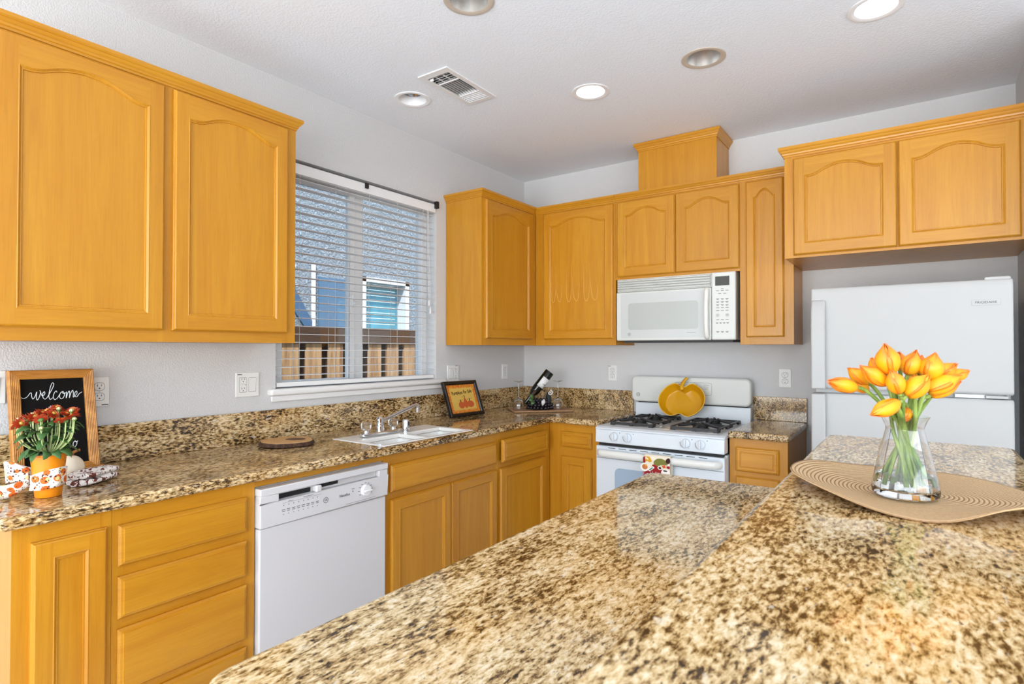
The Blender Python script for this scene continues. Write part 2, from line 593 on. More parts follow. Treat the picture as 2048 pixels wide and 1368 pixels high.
mb = MB(FL).prism([(0.345, 1.42), (0.345, 1.60), (-0.12, 2.35), (-0.12, 2.02)], -3.2, -3.17)  # diagonal cast shadow painted as a flat blue panel on the stucco
build('shadow_band', mb, mat('shadow_blue', rgb(70, 104, 136), 0.7), nb)
# fence
fw = mat('fence_board', rgb(196, 152, 104), 0.85)
g = NT(fw)
c = g.ramp(g.noise(g.coord((22, 22, 1.6)), 1, 5, 0.65, 1.0), [(0.3, rgb(150, 104, 64)), (0.6, rgb(214, 172, 124))])
g.col(c); g.bump(g.noise(g.coord((30, 30, 4)), 1, 4, 0.7), 0.8, 0.01)
fd = mat('fence_board_dark', rgb(84, 58, 40), 0.9)
fn = thing('garden_fence', 'weathered wooden board fence seen through the blinds', 'fence', (-1.5, 0, -0.25))
mb = MB(FL).box(-4, 4.5, 1.392, 1.535, -1.62, -1.487)
build('cap_rail', mb, fd, fn)
mb = MB(FL).box(-4, 4.5, -0.25, 1.391, -1.58, -1.565)  # shade in the gaps between boards is put into this dark brown
build('back_boards', mb, fd, fn)
for i in range(36):
    y0 = -3.57 + 0.2185 * i
    build('fence_board', MB(FL).box(y0, y0 + 0.148, -0.25, 1.391, -1.528, -1.506), fw, fn)

# ================================================================== cabinets
def panel_door(mb, u0, u1, v0, v1, n0, arch=True, t=0.02, stile=0.052, rb=0.056, shoulder=0.092, rise=0.044, lip=0.008):
    """frame-and-panel door: lipped outer edge, bead, sunk panel; slot 0 upright grain, slot 1 level grain"""
    ul, ur, vb = u0 + stile, u1 - stile, v0 + rb
    vs = v1 - (shoulder if arch else rb)
    K = 28 if arch else 1
    rise = rise if arch else 0.0
    def top(u):
        s = min(1, max(0, (u - ul) / (ur - ul)))
        x = 1 - abs(2 * s - 1)
        x = min(1, max(0, (x - 0.10) / 0.90))
        return vs + rise * (2.857 * x * x if x < 0.35 else 1 - 1.538 * (1 - x) ** 2)
    tops = [ur + (ul - ur) * i / K for i in range(K + 1)]
    seq = [((ul, vb), (ul, v0)), ((ur, vb), (ur, v0)), ((ur, vb), (u1, v0)), ((ur, vs), (u1, v1)), ((ur, vs), (ur, v1))]
    seq += [((u, top(u)), (u, v1)) for u in tops[1:-1]]
    seq += [((ul, vs), (ul, v1)), ((ul, vs), (u0, v1)), ((ul, vb), (u0, v0))]
    nseq = len(seq)
    def grain(i):
        if i == 0: return 1
        if 4 <= i < 4 + K: return 1
        return 0
    def inset(p, d):
        return (min(u1 - d, max(u0 + d, p[0])), min(v1 - d, max(v0 + d, p[1])))
    rings = [[inset(o, 0) + (n0,) for i, o in seq], [inset(o, 0) + (n0 + t * 0.55,) for i, o in seq],
             [inset(o, 0.002) + (n0 + t * 0.62,) for i, o in seq],
             [inset(o, lip * 0.6) + (n0 + t * 0.92,) for i, o in seq], [inset(o, lip) + (n0 + t,) for i, o in seq],
             [i + (n0 + t,) for i, o in seq]]
    pts = [p for r in rings for p in r]
    F, mi = [], []
    for r in range(len(rings) - 1):
        for i in range(nseq):
            j = (i + 1) % nseq
            F.append((r * nseq + i, r * nseq + j, (r + 1) * nseq + j, (r + 1) * nseq + i)); mi.append(grain(i))
    mb.add(pts, F, mi)
    inner = [(ul, vb), (ur, vb), (ur, vs)] + [(u, top(u)) for u in tops[1:-1]] + [(ul, vs)]
    def inn(p, d):
        u, v = p
        uu = min(ur - d, max(ul + d, u))
        if v <= vb + 1e-9: return (uu, vb + d)
        return (uu, (top(ul + (uu - ul)) if arch else vs) - d)
    prof = [(0.0, t), (0.002, t + 0.0012), (0.005, t - 0.001), (0.0085, t - 0.0045), (0.0115, t - 0.0045), (0.013, t - 0.0085)]
    k = len(inner)
    pts = [inn(p, d) + (n0 + z,) for d, z in prof for p in inner]
    F = [(r * k + i, r * k + (i + 1) % k, (r + 1) * k + (i + 1) % k, (r + 1) * k + i) for r in range(len(prof) - 1) for i in range(k)]
    F.append(tuple((len(prof) - 1) * k + i for i in range(k)))
    mb.add(pts, F, 0)
    mb.box(u0, u1, v0, v1, n0 - 0.0005, n0, 0)
    return mb

def slab(mb, u0, u1, v0, v1, n0, t=0.02, lip=0.012, m=1, groove=False):
    prof = [(0, 0), (0, t * 0.45), (0.002, t * 0.55), (lip * 0.5, t * 0.80), (lip, t * 0.86), (lip + 0.0015, t)]
    if groove: prof += [(lip + 0.012, t), (lip + 0.014, t - 0.003), (lip + 0.017, t - 0.003), (lip + 0.019, t)]
    P = []
    for d, z in prof:
        P += [(u0 + d, v0 + d, n0 + z), (u1 - d, v0 + d, n0 + z), (u1 - d, v1 - d, n0 + z), (u0 + d, v1 - d, n0 + z)]
    F = [(r * 4 + i, r * 4 + (i + 1) % 4, r * 4 + 4 + (i + 1) % 4, r * 4 + 4 + i) for r in range(len(prof) - 1) for i in range(4)]
    F.append(tuple(range(len(P) - 4, len(P)))); F.append((0, 1, 2, 3))
    return mb.add(P, F, m)

CROWN = [(o * 0.62, v) for o, v in [(0.0, 0.0), (0.006, 0.0), (0.007, 0.008), (0.013, 0.011), (0.016, 0.018), (0.026, 0.024), (0.030, 0.030), (0.034, 0.031), (0.040, 0.036), (0.040, 0.048), (0.0, 0.048)]]

def crown(mb, path, v0, prof=CROWN, m=0, scale=1.0):
    """moulding swept along a plan path of (u, n) points, standing out to the left of the walk"""
    P = [Vector(p) for p in path]
    offs = []
    for i in range(len(P)):
        ds = []
        if i > 0: ds.append((P[i] - P[i - 1]).normalized())
        if i < len(P) - 1: ds.append((P[i + 1] - P[i]).normalized())
        ns = [Vector((-d.y, d.x)) for d in ds]
        if len(ns) == 1: offs.append(ns[0])
        else:
            b = (ns[0] + ns[1]); offs.append(b / (1 + ns[0].dot(ns[1])))
    k = len(prof)
    pts = [(P[i].x + offs[i].x * o * scale, v0 + v * scale, P[i].y + offs[i].y * o * scale) for i in range(len(P)) for o, v in prof]
    F = [(i * k + j, i * k + (j + 1) % k, (i + 1) * k + (j + 1) % k, (i + 1) * k + j) for i in range(len(P) - 1) for j in range(k)]
    F += [tuple(range(k)), tuple((len(P) - 1) * k + j for j in range(k))]
    return mb.add(pts, F, m)

def face_frame(mb, u0, u1, v0, v1, n0, n1, stiles, rails):
    for a, b in stiles: mb.box(a, b, v0, v1, n0, n1, 0)
    st = sorted(stiles)
    for a, b in rails:
        for i in range(len(st) - 1): mb.box(st[i][1], st[i + 1][0], a, b, n0, n1 - 0.0004, 1)

W2 = ['WV', 'WH']
def cabinet(name, label, F, u0, u1, v0, v1, depth, fronts, stiles, rails, crown_path=None, crown_v=2.320, toe=None, group=None, cat='cabinet', crown_scale=1.0, foot=None):
    loc = Vector(F((u0 + u1) / 2, v0, depth / 2))
    t = thing(name, label, cat, loc, group)
    if 'sink' in label:                 # open box: the bowls hang inside it
        b_ = MB(F).box(u0, u0 + 0.018, v0, v1, 0.003, depth - 0.018).box(u1 - 0.018, u1, v0, v1, 0.003, depth - 0.018)
        b_.box(u0 + 0.018, u1 - 0.018, v0, v0 + 0.018, 0.003, depth - 0.018).box(u0 + 0.018, u1 - 0.018, v0 + 0.018, v1, 0.003, 0.012)
    else:
        b_ = MB(F).box(u0, u1, v0, v1, 0.003, depth - 0.018)
    build('body', b_, W2, t, smooth=0)
    fm = MB(F); face_frame(fm, u0, u1, v0, v1, depth - 0.018, depth, stiles, rails)
    build('face_frame', fm, W2, t, smooth=0)
    for kind, a, b, c, d, *x in fronts:
        dn = x[0] if x else 0.0
        m = MB(F)
        if kind == 'arch': panel_door(m, a, b, c, d, depth, True, stile=x[1] if len(x) > 1 else 0.052)
        elif kind == 'flat': panel_door(m, a, b, c, d, depth, False, stile=0.047, rb=0.047)
        elif kind == 'drawer': slab(m, a, b, c, d, depth + dn)
        elif kind == 'raised': slab(m, a, b, c, d, depth + dn, lip=0.010, groove=True)
        p = build('door' if kind in ('arch', 'flat') else 'drawer', m, W2, t, smooth=10)
        if dn:
            p['label'] = 'drawer pulled slightly open'
            build('drawer_box', MB(F).box(a + 0.03, b - 0.03, c + 0.012, d - 0.02, depth - 0.2, depth + dn), W2, p, smooth=0)
    if crown_path:
        build('crown_molding', crown(MB(F), crown_path, crown_v, scale=crown_scale), 'WH', t, smooth=25)
    if toe:
        build('toe_kick', MB(F).box(u0, u1, 0.002, v0, 0.003, depth - 0.075), 'toe', t, smooth=0)
    return t

UB, UT = 1.372, 2.345
cabinet('wall_cabinet', 'large honey wood wall cabinet with two arched doors left of the window', FL, -3.40, -2.282, UB, UT, 0.305,
        [('arch', -3.307, -2.833, 1.4146, 2.3131), ('arch', -2.8017, -2.3278, 1.4146, 2.3131)],
        [(-3.40, -3.29), (-2.85, -2.785), (-2.345, -2.282)], [(UB, 1.43), (2.29, UT)],
        [(-3.40, 0.003), (-3.40, 0.305), (-2.282, 0.305), (-2.282, 0.003)])
cabinet('wall_cabinet', 'honey wood wall cabinet right of the window with its plain side panel showing', FL, -0.939, -0.005, UB, UT, 0.305,
        [('arch', -0.908, -0.363, 1.4146, 2.3131)], [(-0.939, -0.89), (-0.38, -0.306)], [(UB, 1.43), (2.29, UT)],
        [(-0.939, 0.003), (-0.939, 0.305), (-0.332, 0.305)])
cabinet('wall_cabinet', 'tall wall cabinet left of the microwave with pale looping wood figure on its door', FB, 0.307, 0.939, UB, UT, 0.305,
        [('arch', 0.383, 0.925, 1.4146, 2.3131)], [(0.307, 0.40), (0.91, 0.939)], [(UB, 1.43), (2.29, UT)],
        [(0.307, 0.305), (0.939, 0.305)])
cabinet('wall_cabinet', 'short two-door wall cabinet directly above the white microwave', FB, 0.940, 1.7270, 1.803, UT, 0.305,
        [('arch', 0.955, 1.342, 1.8196, 2.3131), ('arch', 1.348, 1.7262, 1.8196, 2.3131)], [(0.940, 0.97), (1.33, 1.36), (1.70, 1.7270)], [(1.803, 1.835), (2.29, UT)],
        [(0.940, 0.305), (1.7270, 0.305)])
cabinet('wall_cabinet', 'very narrow tall wall cabinet between the microwave and the fridge cabinet', FB, 1.7275, 2.012, UB, UT, 0.305,
        [('arch', 1.763, 1.964, 1.4146, 2.3131, 0.0, 0.042)], [(1.7275, 1.775), (1.955, 2.012)], [(UB, 1.43), (2.29, UT)],
        [(1.7275, 0.305), (2.012, 0.305)])
cabinet('wall_cabinet', 'deep two-door wall cabinet high above the white refrigerator', FB, 2.0135, 2.985, 1.813, 2.352, 0.5735,
        [('arch', 2.056, 2.498, 1.8254, 2.3211), ('arch', 2.502, 2.9367, 1.8254, 2.3211)], [(2.0135, 2.07), (2.48, 2.52), (2.92, 2.985)], [(1.813, 1.84), (2.30, 2.352)],
        [(2.0135, 0.352), (2.0135, 0.5735), (2.985, 0.5735)], 2.334, crown_scale=1.08)
# looping light figure of the veneer on the tall door and the corner door
fig = mat('veneer_figure', rgb(220, 168, 74), 0.36)
for F, ub, us, n, prm in ((FB, 0.43, 1.0, 0.3176, ((0.06, 0.10), (0.19, 0.12), (0.33, 0.13))),):
    door = [o for o in COL.objects if o.name.startswith('door.') and o.parent and 'looping' in o.parent['label']][0]
    mb = MB(F)
    for cx, w in prm:
        for k, dv in ((-1, 0.0), (1, 0.004)):
            pts = crom([(ub + cx + k * w * 0.16 - w * 0.26, 1.93 + dv, n), (ub + cx + k * w * 0.22 - w * 0.20, 1.74, n), (ub + cx + k * w * 0.25 - w * 0.05, 1.675 + dv, n), (ub + cx + k * w * 0.25 + w * 0.10, 1.70, n), (ub + cx + k * w * 0.25 + w * 0.18, 1.80, n)], 6)
            mb.tube([tuple(p) for p in pts], [0.0004 + 0.0012 * sin(pi * i / (len(pts) - 1)) for i in range(len(pts))], 4, flat=0.4)
    build('veneer_figure', mb, fig, door)

t = thing('duct_cover', 'boxed honey wood duct cover rising from the cabinets to the ceiling', 'cabinet', (1.339, -0.14, 2.347))
build('box', MB(FB).box(1.089, 1.589, 2.347, 2.683, 0.003, 0.28), W2, t, smooth=0)
build('crown_molding', crown(MB(FB), [(1.089, 0.003), (1.089, 0.28), (1.589, 0.28), (1.589, 0.003)], 2.632, scale=1.05), 'WH', t, smooth=25)

BT = 0.871
ES = 0.105
cabinet('base_cabinet', 'base cabinet with one very narrow door at the near end of the window counter', FL, -3.331, -3.100, ES, BT, 0.61,
        [('flat', -3.2922, -3.115, 0.125, 0.823)], [(-3.331, -3.27), (-3.13, -3.100)], [(ES, 0.14), (0.81, BT)], toe=True)
cabinet('base_cabinet', 'base cabinet with a stack of four plain drawers left of the dishwasher', FL, -3.099, -2.650, ES, BT, 0.61,
        [('drawer', -3.0858, -2.6826, 0.6968, 0.82), ('drawer', -3.0858, -2.6826, 0.5404, 0.666), ('drawer', -3.0858, -2.6826, 0.3199, 0.5106), ('drawer', -3.0858, -2.6826, 0.125, 0.292)],
        [(-3.099, -3.07), (-2.70, -2.650)], [(ES, 0.14), (0.28, 0.335), (0.50, 0.555), (0.655, 0.71), (0.81, BT)], toe=True)
t_ = [o for o in COL.objects if o.get('label', '').startswith('base cabinet with a stack of four')][0]
build('rail_over_dishwasher', MB(FL).box(-2.6495, -2.0365, 0.846, 0.871, 0.50, 0.609, 1), W2, t_, smooth=0)
cabinet('base_cabinet', 'sink base cabinet with a wide false drawer over two doors right of the dishwasher', FL, -2.036, -1.190, ES, BT, 0.61,
        [('drawer', -2.0019, -1.2055, 0.6968, 0.82), ('flat', -2.0019, -1.597, 0.125, 0.663), ('flat', -1.593, -1.2055, 0.125, 0.663)],
        [(-2.036, -1.985), (-1.61, -1.58), (-1.222, -1.190)], [(ES, 0.14), (0.65, 0.71), (0.81, BT)], toe=True)
cabinet('base_cabinet', 'corner base cabinet whose top drawer stands slightly open, beside the sink cabinet', FL, -1.189, -0.006, ES, BT, 0.61,
        [('raised', -1.1705, -0.6815, 0.70, 0.828, 0.018), ('flat', -1.1705, -0.6815, 0.125, 0.663)],
        [(-1.189, -1.155), (-0.70, -0.61)], [(ES, 0.14), (0.65, 0.71), (0.81, BT)], toe=True)
cabinet('base_cabinet', 'pale narrow base cabinet in the corner just left of the gas range', FB, 0.612, 0.972, ES, BT, 0.61,
        [('raised', 0.702, 0.921, 0.723, 0.822), ('flat', 0.702, 0.921, 0.125, 0.667)],
        [(0.612, 0.72), (0.905, 0.972)], [(ES, 0.14), (0.655, 0.735), (0.81, BT)], toe=True)
cabinet('base_cabinet', 'small base cabinet between the gas range and the refrigerator', FB, 1.742, 2.028, ES, BT, 0.61,
        [('raised', 1.775, 1.989, 0.698, 0.825), ('flat', 1.775, 1.989, 0.125, 0.672)],
        [(1.742, 1.79), (1.975, 2.028)], [(ES, 0.14), (0.66, 0.71), (0.81, BT)], toe=True)

# ================================================================== worktops
def grid_slab(mb, xs, ys, inside, z0, z1, m=0):
    id = {}
    P, F = [], []
    def vid(i, j, k):
        if (i, j, k) not in id:
            id[(i, j, k)] = len(P); P.append((xs[i], ys[j], (z0, z1)[k]))
        return id[(i, j, k)]
    nx, ny = len(xs) - 1, len(ys) - 1
    ok = lambda i, j: 0 <= i < nx and 0 <= j < ny and inside(i, j)
    for i in range(nx):
        for j in range(ny):
            if not ok(i, j): continue
            for k in (0, 1): F.append((vid(i, j, k), vid(i + 1, j, k), vid(i + 1, j + 1, k), vid(i, j + 1, k)))
            for di, dj, a, b in ((-1, 0, (i, j), (i, j + 1)), (1, 0, (i + 1, j), (i + 1, j + 1)), (0, -1, (i, j), (i + 1, j)), (0, 1, (i, j + 1), (i + 1, j + 1))):
                if not ok(i + di, j + dj): F.append((vid(*a, 0), vid(*b, 0), vid(*b, 1), vid(*a, 1)))
    return mb.add(P, F, m)

CT0, CT = 0.872, 0.908
SX0, SX1, SY0, SY1 = 0.236, 0.604, -2.030, -1.385      # sink cut-out
xs = [0.003, SX0, SX1, 0.645, 0.976]
ys = [-3.363, SY0, SY1, -0.645, -0.003]
mb = grid_slab(MB(), xs, ys, lambda i, j: not (i == 1 and j == 1) and (i < 3 or j == 3), CT0, CT)
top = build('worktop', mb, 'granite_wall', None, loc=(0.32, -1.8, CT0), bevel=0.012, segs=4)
tagit(top, 'long L-shaped granite worktop running under the window and into the corner', 'worktop')
mb = MB().box(0.003, 0.022, -3.363, -0.003, CT + 0.0005, 1.052)
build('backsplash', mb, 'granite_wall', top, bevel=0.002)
mb = MB().box(0.0225, 0.935, -0.022, -0.003, CT + 0.0005, 1.052)
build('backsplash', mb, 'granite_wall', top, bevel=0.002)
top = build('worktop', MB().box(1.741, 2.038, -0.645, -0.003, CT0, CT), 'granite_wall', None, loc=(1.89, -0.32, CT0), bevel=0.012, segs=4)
tagit(top, 'short granite worktop between the gas range and the refrigerator', 'worktop')
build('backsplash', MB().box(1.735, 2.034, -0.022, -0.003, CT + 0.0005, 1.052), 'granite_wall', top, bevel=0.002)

# island with a raised bar
IX0, IX1, IY0, IY1 = 1.784, 2.352, -3.438, -1.852
t = thing('island_cabinet', 'kitchen island base under the lower granite counter', 'cabinet', (2.1, -2.65, 0.0))
build('body', MB().box(1.86, IX1, -3.40, -1.905, 0.1, CT0 - 0.001), W2, t, smooth=0)
build('toe_kick', MB().box(1.92, IX1, -3.36, -1.94, 0.001, 0.1), 'toe', t, smooth=0)
build('half_wall', MB().box(IX1 + 0.001, 2.50, -3.46, -1.80, 0.001, 1.033), 'wall', t, smooth=0)
top = build('worktop', MB().prism(rrect(IX0, IX1, IY0, IY1, 0.050, 6, (0, 0, 1, 1)), CT0, CT + 0.002), 'granite', None, loc=(2.08, -2.65, CT0), bevel=0.014, segs=4)
tagit(top, 'lower granite counter of the kitchen island in the foreground', 'worktop')
top = build('bar_top', MB().prism(rrect(2.328, 2.790, -3.56, -1.690, 0.035, 5), 1.034, 1.070), 'granite_bar', None, loc=(2.56, -2.6, 1.034), bevel=0.012, segs=4)
tagit(top, 'raised granite bar top carrying the vase of tulips', 'worktop')

# ================================================================== sink and tap
sk = thing('kitchen_sink', 'white double-bowl sink set into the granite below the window', 'sink', (0.42, -1.71, 0.9))
ym = (SY0 + SY1) / 2
def rr3(x0, x1, y0, y1, r, z): return [(x, y, z) for x, y in rrect(x0, x1, y0, y1, r, 4)]
mb = MB()
g_ = 0.002
xs = [SX0 + g_, 0.385, SX1 - 0.028, SX1 - g_]
ys = [SY0 + g_, SY0 + 0.035, ym - 0.018, ym + 0.018, SY1 - 0.035, SY1 - g_]
grid_slab(mb, xs, ys, lambda i, j: not (i == 1 and j in (1, 3)), 0.888, CT + 0.001)
build('rim', mb, 'sink', sk, bevel=0.004)
for a, b in ((ys[1], ys[2]), (ys[3], ys[4])):
    mb = MB()
    R = [rr3(xs[1] - 0.004, xs[2] + 0.004, a - 0.004, b + 0.004, 0.03, 0.8875), rr3(xs[1] + 0.004, xs[2] - 0.004, a + 0.004, b - 0.004, 0.04, 0.80), rr3(xs[1] + 0.015, xs[2] - 0.015, a + 0.015, b - 0.015, 0.05, 0.72), rr3(xs[1] + 0.05, xs[2] - 0.05, a + 0.05, b - 0.05, 0.03, 0.712)]
    k = len(R[0])
    mb.add([p for r in R for p in r], [(i * k + j, i * k + (j + 1) % k, (i + 1) * k + (j + 1) % k, (i + 1) * k + j) for i in range(3) for j in range(k)] + [tuple(3 * k + j for j in range(k))])
    build('bowl', mb, 'sink', sk)
Z = CT + 0.0015
fa = thing('kitchen_faucet', 'chrome kitchen tap with clear handles and a rising swivel spout', 'tap', (0.325, -1.80, Z))
build('base_plate', MB().prism(rrect(0.300, 0.350, -1.925, -1.678, 0.022, 5), Z, Z + 0.018), 'chrome', fa, bevel=0.005)
mb = MB().lathe([(0.0, Z + 0.018), (0.022, Z + 0.018), (0.021, Z + 0.045), (0.017, Z + 0.048), (0.017, Z + 0.058), (0.020, Z + 0.062), (0.020, Z + 0.082), (0.014, Z + 0.090), (0.0, Z + 0.091)], (0.325, -1.802, 0), 20)
build('spout_base', mb, 'chrome', fa)
sp = [(0.325, -1.80, 0.978), (0.327, -1.74, 0.990), (0.330, -1.60, 1.028), (0.331, -1.552, 1.040), (0.331, -1.540, 1.038), (0.331, -1.537, 1.026), (0.331, -1.537, 1.004)]
build('spout', MB().tube(crom(sp, 5), 0.0095, 12), 'chrome', fa)
build('aerator', MB().lathe([(0, 1.001), (0.0115, 1.001), (0.0115, 1.022), (0, 1.022)], (0.331, -1.537, 0), 16), 'chrome', fa)
for y in (-1.892, -1.712):
    h = build('handle', MB().lathe([(0.0, Z + 0.032), (0.018, Z + 0.032), (0.022, Z + 0.040), (0.025, Z + 0.060), (0.022, Z + 0.068), (0.0, Z + 0.068)], (0.325, y, 0), 24, mod=lambda a, h: 1 + 0.06 * cos(8 * a)), 'acrylic', fa, label='clear faceted handle')
    build('stem', MB().lathe([(0.0, Z + 0.018), (0.016, Z + 0.018), (0.012, Z + 0.031), (0.0, Z + 0.031)], (0.325, y, 0), 16), 'chrome', h)
ag = MB().lathe([(0, Z), (0.024, Z), (0.024, Z + 0.004), (0.0195, Z + 0.006), (0.0195, Z + 0.056), (0.016, Z + 0.062), (0, Z + 0.064)], (0.345, -1.640, 0), 20)
o = thing('air_gap', 'short chrome air gap cylinder standing beside the tap', 'air gap', (0.345, -1.640, Z))
build('cap', ag, 'chrome', o)
build('slot', MB().box(0.3625, 0.3652, -1.642, -1.635, Z + 0.030, Z + 0.052), 'matte', o)

# ================================================================== appliances
# ---- dishwasher
DW0, DW1 = -2.6458, -2.0398
dw = thing('dishwasher', 'white built-in dishwasher under the window counter', 'dishwasher', (0.32, -2.343, 0.0))
build('body', MB(FL).box(DW0, DW1, 0.10, 0.842, 0.02, 0.598), 'white_dw', dw)
build('toe_panel', MB(FL).box(DW0, DW1, 0.002, 0.098, 0.02, 0.55), 'matte', dw)
d = build('door', MB(FL).box(DW0 + 0.002, DW1 - 0.002, 0.112, 0.694, 0.5985, 0.632), 'white_dw', dw, bevel=0.006, segs=3)
mb = MB(FL)                                   # control fascia with a finger recess along the top
mb.box(DW0, DW1, 0.698, 0.785, 0.5985, 0.642).box(DW0, DW1, 0.814, 0.840, 0.5985, 0.644)
mb.box(DW0, -2.572, 0.785, 0.814, 0.5985, 0.642).box(-2.09, DW1, 0.785, 0.814, 0.5985, 0.642).box(-2.572, -2.09, 0.785, 0.814, 0.5985, 0.622)
cp = build('control_panel', mb, 'white_dw', dw, bevel=0.003)
build('vent_slot', MB(FL).box(-2.565, -2.425, 0.788, 0.806, 0.6221, 0.6232).box(-2.385, -2.295, 0.795, 0.808, 0.6221, 0.6232), 'matte', cp)
build('latch', MB(FL).box(-2.418, -2.392, 0.786, 0.812, 0.622, 0.652), 'white_dw', cp, bevel=0.005)
N = 0.6424
mb = MB(FL)
for i in range(8):
    u = -2.555 + i * 0.021
    mb.box(u, u + 0.003, 0.764, 0.767, 0.642, N)
    for k in range(2): mb.box(u - 0.006 + 0.001 * k, u + 0.008 - 0.001 * k, 0.748 - 0.006 * k, 0.750 - 0.006 * k, 0.642, N)
    mb.box(u - 0.001, u + 0.003, 0.731, 0.733, 0.642, N)
mb.box(-2.558, -2.39, 0.773, 0.7736, 0.642, N).box(-2.535, -2.515, 0.776, 0.7775, 0.642, N).box(-2.47, -2.425, 0.778, 0.7795, 0.642, N)
mb.box(-2.24, -2.225, 0.762, 0.764, 0.642, N).box(-2.235, -2.232, 0.750, 0.756, 0.642, N)
for a in range(-30, 211, 30):
    mb.box(-2.167 + 0.034 * cos(rad(a)) - 0.005, -2.167 + 0.034 * cos(rad(a)) + 0.005, 0.745 + 0.030 * sin(rad(a)) - 0.001, 0.745 + 0.030 * sin(rad(a)) + 0.001, 0.642, N)
mb.box(-2.27, -2.11, 0.7055, 0.7065, 0.642, N)
build('markings', mb, 'dkgrey', cp, smooth=0)
mb = MB(FL).text('Nautilus', 0.016, lambda x, y, z: (-2.275 + x, 0.745 + y, N + z * 0.5))
mb.text('GE', 0.012, lambda x, y, z: (-2.367 + x, 0.745 + y, N + z * 0.5))
mb.tube([(-2.367 + 0.011 * cos(a * pi / 12), 0.745 + 0.011 * sin(a * pi / 12), N) for a in range(24)], 0.0008, 4, closed=True)
build('lettering', mb, 'dkgrey', cp, smooth=0)
kn = build('dial', MB(FL).lathe([(0.0, 0.6425), (0.024, 0.6425), (0.022, 0.655), (0.0, 0.656)], (-2.167, 0.745, 0), 24), 'trimw', cp)
build('pointer', MB(FL).box(-2.187, -2.147, 0.741, 0.749, 0.656, 0.666), 'trimw', kn, bevel=0.002)

# ---- range
R0, R1 = 0.983, 1.736
rg = thing('gas_range', 'white freestanding gas range with black grates', 'stove', (1.36, -0.34, 0.0))
build('body', MB(FB).box(R0, R1, 0.04, 0.775, 0.03, 0.635), 'white_cool', rg)
build('foot', MB(FB).box(R0 + 0.03, R1 - 0.03, 0.001, 0.04, 0.06, 0.56), 'matte', rg)
mb = MB(FB).extr([(0.03, 0.866), (0.03, 0.884), (0.655, 0.884), (0.676, 0.882), (0.689, 0.874), (0.692, 0.866)], R0 - 0.002, R1 + 0.002)
ck = build('cooktop', mb, 'white_cool', rg, bevel=0.003)
for a, b in ((1.045, 1.302), (1.418, 1.675)):
    build('burner_well', MB(FB).prism(rrect(a, b, -0.605, -0.105, 0.02), 0.8842, 0.8855) if False else MB().prism(rrect(a - 0.012, b + 0.012, -0.615, -0.100, 0.025), 0.8841, 0.8852), 'ltgrey', ck)
build('center_strip', MB().prism(rrect(1.318, 1.402, -0.60, -0.105, 0.01), 0.8841, 0.8856), mat('strip_glossy', rgb(214, 210, 202), 0.06), ck)
mb = MB(FB).extr([(0.62, 0.788), (0.62, 0.8655), (0.688, 0.8655), (0.693, 0.79), (0.690, 0.788)], R0, R1)
cp = build('control_panel', mb, 'white_cool', rg, bevel=0.003)
build('dark_gap', MB(FB).box(R0 + 0.012, R1 - 0.012, 0.770, 0.788, 0.60, 0.668), 'matte', rg)
for x in (1.106, 1.191, 1.531, 1.613):
    k = build('knob', MB(FB).lathe([(0.0, 0.690), (0.026, 0.690), (0.024, 0.704), (0.020, 0.707), (0.0, 0.707)], (x, 0.830, 0), 24), 'white_cool', cp)
    build('grip', MB(FB).box(x - 0.005, x + 0.005, 0.808, 0.853, 0.7065, 0.719), 'white_cool', k, bevel=0.003)
    mb = MB(FB).box(x + 0.031, x + 0.036, 0.850, 0.855, 0.6885, 0.6900)
    mb.tube([(x + 0.031 * cos(rad(a)), 0.830 + 0.031 * sin(rad(a)), 0.6915) for a in range(170, 320, 10)], 0.0011, 4)
    build('markings', mb, 'grey', cp)
od = build('oven_door', MB(FB).box(R0, R1, 0.185, 0.768, 0.637, 0.688), 'white_cool', rg, bevel=0.008, segs=3)
build('seam', MB(FB).box(R0 + 0.004, R1 - 0.004, 0.695, 0.698, 0.6881, 0.6888), 'grey', od)
build('window', MB(FB).prism(rrect(1.108, 1.610, 0.31, 0.645, 0.03), 0.6881, 0.6900), 'ovglass', od, label='blue grey oven window')
mb = MB(FB)
for i in range(9):
    if 3 < i < 5: pass
    u = 1.065 + i * 0.067
    mb.box(u, u + 0.046, 0.757, 0.7605, 0.6881, 0.6888)
build('vent_slot', mb, 'matte', od)
mb = MB(FB)
pts = crom([(1.005, 0.730, 0.688), (1.02, 0.730, 0.715), (1.07, 0.730, 0.728), (1.36, 0.730, 0.733), (1.65, 0.730, 0.728), (1.70, 0.730, 0.715), (1.715, 0.730, 0.688)], 6)
mb.tube([tuple(p) for p in pts], 0.020, 12, flat=0.6)
build('handle', mb, 'ivory', od)
build('drawer', MB(FB).box(R0, R1, 0.05, 0.178, 0.637, 0.68), 'white_cool', rg, bevel=0.006)
# backguard
mb = MB(FB).extr([(0.03, 0.8845), (0.102, 0.8845), (0.085, 0.905), (0.078, 0.982), (0.03, 0.982)], R0 - 0.0, R1 - 0.004)
build('lower_backguard', mb, 'white_cool', rg, bevel=0.002)
build('gap', MB(FB).box(R0 + 0.02, R1 - 0.03, 0.982, 0.988, 0.03, 0.082), 'matte', rg)
mb = MB(FB).prism(rrect(0.955, 1.738, 0.988, 1.162, 0.035, 6, (1, 1, 1, 1)), 0.028, 0.092)
bgd = build('backguard', mb, 'white', rg, bevel=0.012, segs=4)
N = 0.0921
mb = MB(FB)
mb.tube([(u, v, N) for u, v in rrect(1.262, 1.500, 1.05, 1.128, 0.012)], 0.0009, 4, closed=True)
for i in range(3):
    for x0 in (1.275, 1.448): mb.box(x0 + 0.002 * i, x0 + 0.036 - 0.003 * i, 1.113 - 0.012 * i, 1.1155 - 0.012 * i, 0.092, N + 0.0004)
build('markings', mb, 'grey', bgd)
